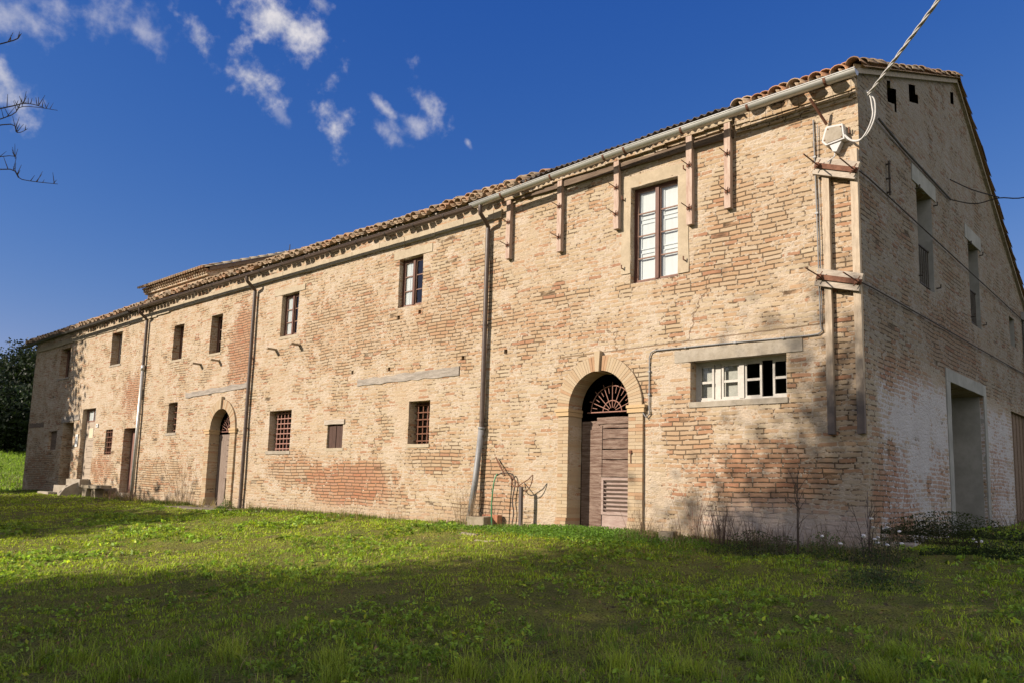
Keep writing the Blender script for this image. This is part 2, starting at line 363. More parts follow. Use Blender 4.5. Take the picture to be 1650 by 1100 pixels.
def glass_mat():
    m, t, b = newmat('window glass'); m.node_tree.nodes.remove(b)
    out = m.node_tree.nodes['Material Output']; P = t.objco()
    tr = t.node('ShaderNodeBsdfTransparent'); tr.inputs[0].default_value = (.86, .89, .88, 1)
    gl = t.node('ShaderNodeBsdfGlossy'); gl.inputs['Roughness'].default_value = .03; gl.inputs['Color'].default_value = (.9, .9, .9, 1)
    ge = t.node('ShaderNodeNewGeometry'); dp = t.node('ShaderNodeVectorMath', operation='DOT_PRODUCT'); t.link(ge.outputs['Normal'], dp.inputs[0]); t.link(ge.outputs['Incoming'], dp.inputs[1])
    fr = (1.0 - t.v(dp.outputs['Value']).abs()).max(0.0).pow(5.0) * .92 + .07
    bp = t.node('ShaderNodeBump'); bp.inputs['Distance'].default_value = .01; bp.inputs['Strength'].default_value = .25; t.link(t.noise(P, 3.5, 2), bp.inputs['Height']); t.link(bp.outputs[0], gl.inputs['Normal'])
    mx = t.node('ShaderNodeMixShader'); t.link(fr._m('MULTIPLY', 1.3, clamp=True), mx.inputs[0]); t.link(tr.outputs[0], mx.inputs[1]); t.link(gl.outputs[0], mx.inputs[2]); t.link(mx.outputs[0], out.inputs[0])
    return m
M_glass = glass_mat()
def leaf_mat(name, trans=.35, rough=.55, gloss=.25):
    m, t, b = newmat(name); out = m.node_tree.nodes['Material Output']
    a = t.node('ShaderNodeVertexColor'); a.layer_name = 'tint'
    t.link(a.outputs[0], b.inputs['Base Color']); b.inputs['Roughness'].default_value = rough; b.inputs['Specular IOR Level'].default_value = gloss
    tl = t.node('ShaderNodeBsdfTranslucent'); t.link(t.mix(1.0, t.v(a.outputs[0]), (1.5, 1.6, .7), 'MULTIPLY'), tl.inputs[0])
    mx = t.node('ShaderNodeMixShader'); mx.inputs[0].default_value = trans; t.link(b.outputs[0], mx.inputs[1]); t.link(tl.outputs[0], mx.inputs[2]); t.link(mx.outputs[0], out.inputs[0])
    return m
M_grass = leaf_mat('grass blade', .4); M_leaf = leaf_mat('leaf', .25); M_dry = leaf_mat('dry stalk', .1, .8, .1)
M_bark = simple_mat('bark', (.10, .075, .055), (.19, .15, .115), 8, .95, .02, (1, 1, .25))
M_twig = simple_mat('grey twig', (.07, .055, .05), (.12, .095, .085), 20, .9, .003)
M_petal = simple_mat('white petal', (.72, .70, .72), (.80, .79, .80), 20, .7, .001)

# ------------------------------------------------------------------ ground
def sstep(a, b, x):
    q = np.clip((x - a) / (b - a), 0, 1); return q * q * (3 - 2 * q)
def gz(x, y):
    x = np.asarray(x, float); y = np.asarray(y, float)
    z = -1.25 * np.clip(-y / 16.0, 0, 1) ** 1.0 + .035 * np.clip(y, 0, 30) * sstep(-2, 1, x)
    z = z + 2.7 * sstep(-37, -62, x) * sstep(-22, 2, y) + .16 * np.exp(-((x + 31) / 6) ** 2 - ((y + 2.0) / 2.5) ** 2)
    far = sstep(60, 300, np.hypot(x + 10, y)); z = z * (1 - far) - 4 * far * sstep(-120, -40, y) * sstep(40, 0, x) * 0 
    bump_ = .035 * np.sin(x * 1.3 + 1.7 * np.sin(y * .9)) * np.cos(y * 1.7 + .8 * np.sin(x * .7)) + .018 * np.sin(x * 3.7 + y * 2.1) * np.sin(y * 4.3 - x * 1.1)
    bump_ = bump_ + .014 * np.sin(x * 9.1 + 2 * np.sin(y * 6.3)) * np.sin(y * 10.7 + 2 * np.sin(x * 7.7)) + .008 * np.sin(x * 19 + 3 * np.sin(y * 13)) * np.sin(y * 23 + 3 * np.sin(x * 17))
    return z + bump_ * sstep(0.05, 1.2, np.abs(y) + np.where(x > 0, x, 0)) * (1 - far) - .02
def ground_mat():
    m, t, b = newmat('lawn soil'); P = t.objco()
    n0 = t.noise(P, .35, 4, .6); n1 = t.noise(P, 1.6, 5, .65); n2 = t.noise(P, 9, 5, .65); n3 = t.noise(P, 55, 4, .65)
    c = t.mix(n1.step(.35, .65), (.15, .17, .035), (.25, .25, .05)); c = t.mix(n2.step(.44, .70) * .7, c, (.20, .155, .08)); c = t.mix(n0.step(.5, .7) * .4, c, (.26, .25, .08))
    x_, y_, z_ = t.sep(P); c = t.mix((1.0 - (x_ + n0 * 6.0).step(-48, -36)) * .85, c, t.mix(n1, (.17, .27, .03), (.25, .36, .045)))
    soil = t.mix(n3, (.05, .036, .024), (.13, .10, .068)); c = t.mix(n2.step(.58, .70) * n1.step(.42, .6), c, soil); c = t.mix(n3.step(.46, .62) * .8, c, (.035, .032, .012))
    t.link(c, b.inputs['Base Color']); b.inputs['Roughness'].default_value = .95; b.inputs['Specular IOR Level'].default_value = .1
    bump(t, b, n2 + n3 * .7, .05, 1.0); return m
M_ground = ground_mat()
def axis_lines(segs):
    out = []
    for a, b_, s in segs: out += list(np.arange(a, b_, s))
    out.append(segs[-1][1]); return np.array(out)
gx = axis_lines([(-900, -120, 60), (-120, -40, 4), (-40, -14, .25), (-14, 7, .09), (7, 12, .3), (12, 40, 3), (40, 900, 60)])
gy = axis_lines([(-700, -30, 40), (-30, -16, 1), (-16, -10.5, .25), (-10.5, 1.5, .09), (1.5, 14, .4), (14, 60, 4), (60, 900, 60)])
X, Y = np.meshgrid(gx, gy, indexing='ij'); Z = gz(X, Y)
nx, ny = len(gx), len(gy); idx = np.arange(nx * ny).reshape(nx, ny)
F = np.stack([idx[:-1, :-1], idx[1:, :-1], idx[1:, 1:], idx[:-1, 1:]], -1).reshape(-1, 4)
tag(mesh_np('ground', np.stack([X, Y, Z], -1).reshape(-1, 3), F, M_ground, smooth=True), kind='structure')

# ------------------------------------------------------------------ the farmhouse
LX = -35.3                                    # left end of the front
house = empty('farmhouse')
tag(house, 'long two-storey brick farmhouse with tiled roof, arched doors and gutters', 'house')
_bx = [-36.2, -28, -24.2, -20.8, -10.4, -7, -6, -4.1, -2.2, -1.9, 0, .3]; _bz = [6.46, 6.55, 6.63, 6.725, 6.735, 6.75, 6.81, 6.90, 6.955, 6.93, 6.97, 6.98]
def base(x): return float(np.interp(x, _bx, _bz)) + .012 * math.sin(x * 1.9) + .008 * math.sin(x * 5.3)
EY = -.30; SL = .386; RY = 5.85; SLB = .60
def roofz(x, y):
    b0 = base(x); zr = b0 + SL * (RY - EY)
    return zr - (SL * (RY - y) if y < RY else SLB * (y - RY))

# openings of the front: name -> x0, x1, z0, z1, reveal depth
OP = {'a1': (-32.28, -31.2, 4.73, 5.96, .28), 'a2': (-27.1, -26.18, 4.85, 6.05, .30), 'f1': (-22.04, -21.34, 4.6, 5.75, .26), 'f2': (-19.53, -18.84, 4.58, 5.77, .26),
      'h': (-15.56, -14.73, 4.68, 5.85, .15), 'k': (-10.55, -9.71, 4.83, 5.99, .15), 'm': (-4.04, -3.06, 4.42, 6.21, .15), 'n': (-2.83, -1.17, 2.22, 2.91, .21),
      'g': (-21.99, -21.36, 2.21, 3.19, .26), 'i': (-15.81, -14.74, 1.56, 2.65, .26), 'l': (-9.98, -9.27, 1.65, 2.61, .26), 'c': (-26.88, -26.24, 1.55, 2.46, .10),
      'e': (-32.7, -31.83, 1.8, 2.56, .12), 'j': (-13.07, -12.43, 1.6, 2.19, .07), 'da': (-31.18, -30.08, -.2, 2.85, .75), 'db': (-29.28, -28.0, .62, 3.32, .17), 'dd': (-25.3, -24.12, .22, 2.46, .27),
      'd1': (-5.36, -4.02, -.2, 2.90, .36), 'd2': (-19.02, -17.82, -.2, 2.85, .27)}
HOLES = [(-12.16, 3.44), (-10.75, 3.41), (-8.29, 3.46), (-7.05, 3.48), (-10.5, 4.6), (-9.76, 4.64), (-31.5, 2.86)]
for i, (hx, hz_) in enumerate(HOLES): OP['hole%d' % i] = (hx - .045, hx + .045, hz_ - .045, hz_ + .045, .12)

def wall_front():
    xs = {round(q, 3) for q in np.arange(LX, 0.001, .17)} | {0.0}; zs = {round(q, 3) for q in np.arange(-.4, 6.0, .17)}
    for x0, x1, z0, z1, d in OP.values():
        for s_, a, b_ in ((xs, x0, x1), (zs, z0, z1)):
            s_ -= {q for q in s_ if min(abs(q - a), abs(q - b_)) < .05 and q not in (0.0,)}
    for x0, x1, z0, z1, d in OP.values(): xs |= {x0, x1}; zs |= {z0, z1}
    xs = sorted(xs); zs = sorted(q for q in zs if q <= 6.25)
    vid = {}; verts = []; faces = []
    edge = set()
    for x0, x1, z0, z1, d in OP.values():
        for x in (x0, x1): edge.add(('x', x))
    def vert(x, y, z, jig=True):
        k = (round(x, 4), round(y, 4), round(z, 4))
        if k not in vid:
            p = Vector((x, 0, z)); dy = .016 * noise.noise(p * .55) + .006 * noise.noise(p * 2.7 + Vector((5, 5, 5)))
            fade = min(1, -x / .4) if x > -.4 else 1
            q = Vector((x, y, z))
            if jig: q += Vector((.011 * noise.noise(p * 3.3 + Vector((3, 0, 0))) * fade, dy * fade, .009 * noise.noise(p * 3.3 + Vector((0, 0, 7)))))
            if x <= LX + .01: q.x += -.03 * (6.5 - z) * .15
            vid[k] = len(verts); verts.append(q)
        return vid[k]
    def inside(x, z): return any(x0 < x < x1 and z0 < z < z1 for x0, x1, z0, z1, d in OP.values())
    for i in range(len(xs) - 1):
        for j in range(len(zs) - 1):
            if not inside((xs[i] + xs[i + 1]) / 2, (zs[j] + zs[j + 1]) / 2):
                faces.append([vert(xs[i], 0, zs[j]), vert(xs[i + 1], 0, zs[j]), vert(xs[i + 1], 0, zs[j + 1]), vert(xs[i], 0, zs[j + 1])])
        zt = zs[-1]
        for k in range(4):
            z = [[zt + (base(x) + .07 - zt) * (k + q) / 4 for q in (0, 1)] for x in (xs[i], xs[i + 1])]
            faces.append([vert(xs[i], 0, z[0][0]), vert(xs[i + 1], 0, z[1][0]), vert(xs[i + 1], 0, z[1][1]), vert(xs[i], 0, z[0][1])])
    for nme, (x0, x1, z0, z1, d) in OP.items():
        xr = [x for x in xs if x0 - 1e-6 <= x <= x1 + 1e-6]; zr = [z for z in zs if z0 - 1e-6 <= z <= z1 + 1e-6]
        for a, b_ in zip(zr, zr[1:]):
            for x in (x0, x1): faces.append([vert(x, 0, a), vert(x, d, a), vert(x, d, b_), vert(x, 0, b_)])
        for a, b_ in zip(xr, xr[1:]):
            for z in (z0, z1): faces.append([vert(a, 0, z), vert(b_, 0, z), vert(b_, d, z), vert(a, d, z)])
        if nme.startswith('hole'):
            faces.append([vert(x0, d, z0), vert(x1, d, z0), vert(x1, d, z1), vert(x0, d, z1)])
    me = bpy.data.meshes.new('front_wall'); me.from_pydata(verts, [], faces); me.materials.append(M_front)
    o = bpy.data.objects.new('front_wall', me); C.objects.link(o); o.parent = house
wall_front()

# gable wall: openings in (y, z)
OPG = {'w1': (2.83, 3.77, 4.42, 6.2, .30), 'w2': (6.37, 7.22, 4.33, 6.08, .30), 'w3': (10.08, 10.63, 4.45, 5.15, .2), 'door': (4.47, 7.03, .0, 2.9, .72), 'rdoor': (9.76, 12.0, .2, 2.85, .16),
       'p1': (1.42, 1.9, 7.2, 7.54, .3), 'p2': (2.62, 3.16, 7.72, 8.0, .3), 'p3': (5.5, 5.75, 8.86, 9.12, .3)}
def rake(y): return base(0) + .045 + SL * (RY + .3) - (SL * (RY - y) if y < RY else SLB * (y - RY)) - .02
def wall_side():
    ys = {round(q, 3) for q in np.arange(0, 12.41, .2)} | {12.4, RY}; zs = {round(q, 3) for q in np.arange(-.4, 6.3, .2)}
    for y0, y1, z0, z1, d in OPG.values():
        ys -= {q for q in ys if min(abs(q - y0), abs(q - y1)) < .07 and q not in (0.0, 12.4, RY)}
        if z1 < 6.4: zs -= {q for q in zs if min(abs(q - z0), abs(q - z1)) < .07}
    for y0, y1, z0, z1, d in OPG.values():
        ys |= {y0, y1}
        if z1 < 6.4: zs |= {z0, z1}
    ys = sorted(ys); zs = sorted(zs); verts = []; vid = {}; faces = []
    def vert(x, y, z):
        k = (round(x, 4), round(y, 4), round(z, 4))
        if k not in vid:
            p = Vector((0, y, z)); f = min(1, y / .4)
            vid[k] = len(verts); verts.append(Vector((x + (.016 * noise.noise(p * .6) + .006 * noise.noise(p * 2.7)) * f, y + .010 * noise.noise(p * 3.1) * f, z + .010 * noise.noise(p * 3.1 + Vector((9, 0, 0))))))
        return vid[k]
    def face(*pts):
        ids = list(dict.fromkeys(vert(0, y, min(z, rake(y))) for y, z in pts))
        if len(ids) > 2: faces.append(ids)
    def inside(y, z): return any(a < y < b_ and c < z < d_ for a, b_, c, d_, e in OPG.values())
    for i in range(len(ys) - 1):
        a, b_ = ys[i], ys[i + 1]
        for j in range(len(zs) - 1):
            if not inside((a + b_) / 2, (zs[j] + zs[j + 1]) / 2): face((a, zs[j]), (b_, zs[j]), (b_, zs[j + 1]), (a, zs[j + 1]))
        zt = zs[-1]; N = 12
        for k in range(N):
            q = [[zt + (max(rake(y), zt) - zt) * (k + e) / N for e in (0, 1)] for y in (a, b_)]
            if not inside((a + b_) / 2, (q[0][0] + q[0][1] + q[1][0] + q[1][1]) / 4): face((a, q[0][0]), (b_, q[1][0]), (b_, q[1][1]), (a, q[0][1]))
    for nme, (a, b_, c, d_, e) in OPG.items():
        if nme[0] == 'p': continue
        yr = [y for y in ys if a - 1e-6 <= y <= b_ + 1e-6]; zr = [z for z in zs if c - 1e-6 <= z <= d_ + 1e-6]
        if nme != 'door': e = max(e, .3)
        for p, q in zip(zr, zr[1:]):
            for y in (a, b_): faces.append([vert(0, y, p), vert(-e, y, p), vert(-e, y, q), vert(0, y, q)])
        for p, q in zip(yr, yr[1:]):
            for z in (c, d_): faces.append([vert(0, p, z), vert(0, q, z), vert(-e, q, z), vert(-e, p, z)])
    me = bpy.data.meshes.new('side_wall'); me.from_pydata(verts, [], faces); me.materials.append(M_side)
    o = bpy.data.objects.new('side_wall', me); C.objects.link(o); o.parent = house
wall_side()
m = MB(); m.quad((LX, 0, -.4), (LX, 12.4, -.4), (LX, 12.4, roofz(LX, 12.4) - .08), (LX, 0, 6.5)); m.bm.faces.new([m.bm.verts.new(p) for p in ((LX, 0, 6.5), (LX, 12.4, roofz(LX, 12.4) - .08), (LX, RY, roofz(LX, RY) - .08))]); m.build('end_wall', M_plain, house)
m = MB(); m.quad((LX, 12.4, -.4), (0, 12.4, -.4), (0, 12.4, rake(12.4)), (LX, 12.4, roofz(LX, 12.4) - .08)); m.build('rear_wall', M_plain, house)
# dark lining a little behind the openings (the unlit rooms)
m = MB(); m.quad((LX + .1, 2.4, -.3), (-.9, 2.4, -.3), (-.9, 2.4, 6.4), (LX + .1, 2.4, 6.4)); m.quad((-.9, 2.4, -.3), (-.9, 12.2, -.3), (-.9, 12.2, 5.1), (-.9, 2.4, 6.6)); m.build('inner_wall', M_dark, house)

# ---- dressed brick door surrounds (piers, imposts, arch ring, keystone)
def tinted(mb, name, mat, parent, cols):
    """build with one tint per 'brick' (list of face counts)"""
    o = mb.build(name, mat, parent); me = o.data
    a = me.color_attributes.new('tint', 'FLOAT_COLOR', 'CORNER')
    # islands share a colour: hash on polygon groups of six faces
    data = np.ones((len(me.loops), 4), np.float32); li = 0
    for i, p in enumerate(me.polygons):
        c = cols[min(i // 6, len(cols) - 1)]
        for l in p.loop_indices: data[l, :3] = c
    a.data.foreach_set('color', data.ravel()); return o
BR = [(.46, .36, .245), (.45, .345, .225), (.47, .37, .25), (.44, .33, .21), (.47, .375, .26), (.42, .305, .195), (.45, .35, .24)]
def surround(cx, r, zs, zb, depth, wl, wr, seed):
    rnd = random.Random(seed); mb = MB(); cols = []
    pr = .05
    def bcol(z): return rnd.choice(BR if rnd.random() < .88 else [(.40, .24, .14), (.42, .26, .155)])
    for side, w in ((-1, wl), (1, wr)):
        xin = cx + side * (r - .004); z = zb; k = 0
        while z < zs - .12:
            h = .062; j = rnd.uniform(-.003, .003); xo = xin + side * w
            split = [0, w] if k % 2 else [0, w * .5, w]
            p_ = pr if z > zb + .35 else pr + .03
            for a, b_ in zip(split, split[1:]):
                x0, x1 = sorted((xin + side * (a + .003), xin + side * (b_ - .003)))
                mb.box(x0, x1, -p_ + j + rnd.uniform(-.003, .003), depth if a == 0 else .02, z, z + h - .005); cols.append(bcol(z))
            z += h; k += 1
        # mortar core behind the joints
        x0, x1 = sorted((xin + side * .006, xin + side * (w - .004))); mb.box(x0, x1, -pr + .012, depth - .002, zb - .2, zs - .10); cols.append((.55, .43, .28))
        # impost block in two oversailing courses
        for (za, zb_, q) in ((zs - .135, zs - .055, .035), (zs - .055, zs, .06)):
            x0, x1 = sorted((xin - side * q * .4, xin + side * (w + q))); mb.box(x0, x1, -pr - q * .7, depth, za + .002, zb_ - .002); cols.append((.54, .38, .21))
    n = 45; ro = r + .27
    for i in range(n):
        a0 = math.pi * (i + .04) / n; a1 = math.pi * (i + .96) / n; j = rnd.uniform(-.004, .004); key = i == n // 2
        R1 = ro + (.085 if key else rnd.uniform(-.004, .004)); R0 = r - (.02 if key else 0)
        if key: a0 -= .03; a1 += .03
        y0 = -pr + j - (.05 if key else 0)
        poly = []
        for (rr_, aa) in ((R0, a0), (R1, a0), (R1, a1), (R0, a1)): poly.append((cx - rr_ * math.cos(aa), zs + rr_ * math.sin(aa)))
        mb.prism(poly, 1, y0, depth); cols.append(BR[2] if key else bcol(0))
    for i in range(n * 2):   # mortar ring
        a0 = math.pi * i / (2 * n); a1 = math.pi * (i + 1) / (2 * n)
        mb.prism([(cx - rr_ * math.cos(aa), zs + rr_ * math.sin(aa)) for rr_, aa in ((r + .006, a0), (ro - .006, a0), (ro - .006, a1), (r + .006, a1))], 1, -pr + .012, depth - .003); cols.append((.55, .43, .28))
    return tinted(mb, 'door_surround', M_dress, house, cols)
surround(-4.69, .67, 2.23, -.15, .36, .25, .30, 1)
surround(-18.42, .60, 2.24, -.2, .27, .26, .30, 2)

def fanlight(cx, r, z0, y, parent, mat):
    mb = MB(); n = 8
    for rr_ in (r * .97, r * .42):
        mb.tube([(cx - rr_ * math.cos(math.pi * k / 24), y, z0 + rr_ * math.sin(math.pi * k / 24)) for k in range(25)], .010, 5)
    for k in range(1, n):
        a = math.pi * k / n; mb.tube([(cx - q * math.cos(a), y, z0 + q * math.sin(a)) for q in (r * .16, r * 1.12)], .008, 5)
    for k in range(n):
        a = math.pi * (k + .5) / n; mb.tube([(cx - q * math.cos(a), y, z0 + q * math.sin(a)) for q in (r * .70, r * .93)], .006, 4)
    mb.tube([(cx - r * 1.15, y, z0), (cx + r * 1.15, y, z0)], .012, 5)
    return mb.build('fanlight_grille', mat, parent)
def near_door():
    y = .36; x0, x1 = -5.34, -4.04; zt = 2.08
    mb = MB()
    zz = [.10, .30, .98, 1.30, 1.49, 1.68, 1.87, 2.08]
    rnd = random.Random(4)
    lx = x0 + .42                                   # left leaf narrow, right leaf wide
    mb.box(x0, lx - .006, y, y + .05, .02, 2.02)
    for a, b_ in zip(zz[2:], zz[3:]): mb.rough_box(lx + .002, x1 + .01, y - .012 + rnd.uniform(-.004, .004), y + .05, a + .009, b_ - .009, .010, 14, int(a * 100))
    mb.box(lx + .004, lx + .06, y - .025, y - .013, .1, 1.93)
    mb.rough_box(lx - .05, x1 + .01, y - .035, y + .04, 1.955, zt, .012, 10, 3)
    d = mb.build('door', M_woodv, house)
    mb = MB()                                        # lower faded boards and louvre
    mb.box(lx + .002, x1 + .01, y - .008, y + .045, -.05, .30)
    a, b_, c, e = lx + .06, x1 - .04, .30, .975
    mb.box(a, b_, y + .03, y + .04, c, e)
    for q in ((a, a + .045, c, e), (b_ - .045, b_, c, e), (a + .045, b_ - .045, c, c + .05), (a + .045, b_ - .045, e - .05, e)): mb.box(q[0], q[1], y - .03, y + .03, q[2], q[3])
    mb.box(lx + .002, a - .003, y - .008, y + .045, .302, .975); mb.box(b_ + .003, x1 + .01, y - .008, y + .045, .302, .975)
    rot = Matrix.Rotation(R(-38), 3, 'X'); n = 8
    for k in range(n):
        z = c + .085 + (e - c - .15) * k / (n - 1); mb.box(a + .046, b_ - .046, y - .028, y + .03, z - .006, z + .006, rot)
    mb.build('louvre_panel', M_doorlow, d)['label'] = 'louvred lower door panel in faded pinkish paint'
    fanlight(-4.69 + .04, .50, 2.18, y - .005, d, M_pinkiron)
    mb = MB(); mb.tube([(-3.96, -.06, 1.42), (-3.96, -.06, 1.22)], .008, 6); mb.tube([(-3.99, -.065, 1.40), (-3.93, -.065, 1.40)], .008, 6); mb.box(-3.98, -3.94, -.075, -.05, 1.38, 1.44); mb.build('latch', M_rust, d)
    mb = MB(); mb.rough_box(-5.32, -4.0, -.14, .36, -.14, .02, .012, 12, 5); mb.build('doorstep', M_conc, house)
near_door()
def far_door():
    y = .27; x0, x1 = -19.0, -17.84
    mb = MB(); mb.box(x0, x1, y, y + .05, -.1, 2.1)
    for k in range(7): mb.box(-18.52, x1, y - .022, y - .001, .98 + k * .16, 1.125 + k * .16)
    mb.box(-18.55, x1, y - .04, y - .001, .80, .94); mb.box(-18.55, -18.42, y - .03, y - .001, .02, .80); mb.box(-17.98, x1, y - .03, y - .001, .02, .80); mb.box(-18.42, -17.98, y - .03, y - .001, .02, .2)
    d = mb.build('door', M_door2, house)
    fanlight(-18.40, .47, 2.18, y - .01, d, M_pinkiron)
    mb = MB(); mb.rough_box(-19.0, -17.84, -.3, .27, -.1, -.01, .02, 10, 9); mb.rough_box(-19.7, -16.2, -.95, -.31, -.2, -.05, .03, 14, 10); mb.build('doorstep', M_paving, house)
far_door()

# ---- windows of the front
def bars(mb, x0, x1, z0, z1, y, t_, d_, nv=0, nh=0, thin=.02):
    for q in ((x0, x0 + t_, z0, z1), (x1 - t_, x1, z0, z1), (x0 + t_, x1 - t_, z0, z0 + t_), (x0 + t_, x1 - t_, z1 - t_, z1)): mb.box(q[0], q[1], y, y + d_, q[2], q[3])
    for k in range(nh):
        z = z0 + (z1 - z0) * (k + 1) / (nh + 1); mb.box(x0 + t_, x1 - t_, y + .006, y + d_ - .004, z - thin / 2, z + thin / 2)
    for k in range(nv):
        x = x0 + (x1 - x0) * (k + 1) / (nv + 1); mb.box(x - thin / 2, x + thin / 2, y + .008, y + d_ - .006, z0 + t_, z1 - t_)
def casement(key, mat, nh=2, curtain='both', open_dark=False, leafmat=None, mid=.07):
    x0, x1, z0, z1, d = OP[key]; y = d - .03
    mb = MB(); f = .055
    bars(mb, x0 - .02, x1 + .02, z0 - .02, z1 + .02, y, f + .02, .07)
    xc = (x0 + x1) / 2
    mb.box(xc - mid / 2, xc + mid / 2, y - .02, y + .05, z0 + f, z1 - f)
    w = mb.build('window', mat, house)
    mb = MB()
    for a, b_ in ((x0 + f, xc - mid / 2), (xc + mid / 2, x1 - f)): bars(mb, a, b_, z0 + f, z1 - f, y + .012, .022, .03, 0, nh, .022)
    mb.build('sash', leafmat or M_midframe, w)
    mb = MB(); mb.quad((x0 + f, y + .03, z0 + f), (x1 - f, y + .03, z0 + f), (x1 - f, y + .03, z1 - f), (x0 + f, y + .03, z1 - f)); mb.build('pane', M_glass, w)
    if curtain:
        mb = MB(); xe = xc if curtain == 'left' else x1 - f; N = 60 if curtain == 'both' else 30
        if curtain == 'shutter':
            xe = x1 - f
            mb.box(x0 + f, xe, y + .08, y + .09, z0 + .03, z1 - .03)
            for a, b_ in ((x0 + f, xc - .035), (xc + .035, xe)):
                for k in range(3):
                    p = z0 + .09 + (z1 - z0 - .12) * k / 3; q = z0 + .03 + (z1 - z0 - .12) * (k + 1) / 3; bars(mb, a + .05, b_ - .05, p, q, y + .065, .018, .014)
        else:
            pts = [(x0 + f + (xe - x0 - f) * i / N, y + .05 + .008 * math.sin(i * 1.3) + .005 * math.sin(i * .37)) for i in range(N + 1)]
            for (a, ya), (b_, yb) in zip(pts, pts[1:]): mb.quad((a, ya, z0 + .03), (b_, yb, z0 + .03), (b_, yb, z1 - .03), (a, ya, z1 - .03))
        mb.build('curtain' if curtain != 'shutter' else 'inner_shutter', M_curtain, w)
    return w
casement('m', M_frame, 3, 'shutter')
casement('k', M_frame, 2, 'left'); casement('h', M_frame, 2, 'left')
casement('a2', M_midframe, 2, None, leafmat=M_white); casement('a1', M_frame, 1, None)
casement('f1', M_frame, 2, None, mid=.05); casement('f2', M_frame, 2, None, mid=.05)
def low_window():
    x0, x1, z0, z1, d = OP['n']; y = d - .02
    mb = MB(); bars(mb, x0 - .02, x1 + .02, z0 - .02, z1 + .02, y, .075, .06); mb.box(-2.04, -1.955, y - .012, y + .05, z0 + .05, z1 - .05)
    w = mb.build('window', M_white, house)
    mb = MB()
    for a, b_ in ((x0 + .055, -2.50), (-2.36, -2.04), (-1.955, -1.66), (-1.48, x1 - .055)):
        bars(mb, a, b_, z0 + .055, z1 - .055, y + .012, .035, .035, 0, 1, .04)
    mb.box(-2.48, -2.385, y + .03, y + .05, z0 + .06, z1 - .06)
    mb.build('sash', M_white, w)
    mb = MB()
    for a, b_ in ((x0 + .06, -2.51), (-2.35, -2.05), (-1.95, -1.67), (-1.47, x1 - .06)): mb.quad((a, y + .03, z0 + .06), (b_, y + .03, z0 + .06), (b_, y + .03, z1 - .06), (a, y + .03, z1 - .06))
    mb.build('pane', M_glass, w)
    mb = MB(); mb.quad((x0, y + .10, z0), (-2.0, y + .10, z0), (-2.0, y + .10, z1), (x0, y + .10, z1)); mb.build('inner_shutter', M_white, w)
    mb = MB(); mb.rough_box(x0 - .02, x1 + .02, -.018, d - .025, z0 - .085, z0 + .004, .006, 14, 2); mb.build('sill', M_conc, w)
    mb = MB(); mb.rough_box(-3.12, -.91, -.014, .10, z1 - .003, z1 + .20, .006, 16, 4); mb.build('lintel', M_conc, w)
low_window()
def grille(key, mat, nv, nh, yoff=.06, fancy=True):
    x0, x1, z0, z1, d = OP[key]; y = d - yoff
    fb = MB(); bars(fb, x0 - .02, x1 + .02, z0 - .02, z1 + .02, d - .01, .06, .05, 1, 0, .05)
    w = fb.build('window', M_frame, house)
    mb = MB()
    for k in range(nv):
        x = x0 + .03 + (x1 - x0 - .06) * (k + .5) / nv; mb.box(x - .011, x + .011, y - .011, y + .011, z0, z1)
    for k in range(nh):
        z = z0 + (z1 - z0) * (k + .5) / nh; mb.box(x0, x1, y - .022, y - .010, z - .013, z + .013)
    mb.build('grille', mat, w)
    mb = MB(); mb.quad((x0, d + .02, z0), (x1, d + .02, z0), (x1, d + .02, z1), (x0, d + .02, z1)); mb.build('pane', M_glass, w)
    return w
grille('i', M_pinkiron, 6, 8); grille('l', M_rust, 4, 6); grille('c', M_rust, 3, 5, .05); grille('g', M_rust, 1, 5, .06)
def slab(name, x0, x1, z0, z1, mat, parent, y0=-.016, y1=.12, seed=1, amt=.006):
    mb = MB(); mb.rough_box(x0, x1, y0, y1, z0, z1, amt, 14, seed); return mb.build(name, mat, parent)
for i, (a, b_, c, e, mt) in enumerate(((-15.95, -14.45, 5.86, 6.02, M_plaster), (-10.75, -9.40, 6.00, 6.20, M_plaster), (-15.9, -14.7, 1.47, 1.555, M_conc), (-10.0, -9.25, 1.57, 1.645, M_plaster), 
                                       (-15.6, -14.65, 4.60, 4.675, M_plaster), (-22.05, -21.3, 2.13, 2.205, M_conc), (-22.1, -21.3, 4.53, 4.595, M_plaster), (-19.6, -18.8, 4.51, 4.575, M_plaster), (-27.15, -26.1, 4.78, 4.845, M_conc), (-32.4, -31.1, 4.66, 4.725, M_conc))):
    slab('lintel' if e - c > .12 else 'sill', a, b_, c, e, mt, house, seed=i)
# plastered margin of the tall window, in four strips butted together
mb = MB()
for a, b_, c, e in ((-4.24, -2.86, 6.212, 6.42), (-4.24, -4.043, 4.62, 6.211), (-3.057, -2.86, 4.45, 6.211)): mb.rough_box(a, b_, -.011, .05, c, e, .014, 14, 6)
mb.build('window_surround', M_margin, house)
mb = MB()
for x, z in ((-4.19, 6.02), (-4.19, 4.72), (-2.92, 6.28), (-2.92, 4.66)):
    mb = MB(); mb.tube([(x, 0, z), (x, -.07, z), (x, -.07, z + .06)], .012, 6); mb.build('shutter_pintle', M_rust, house)
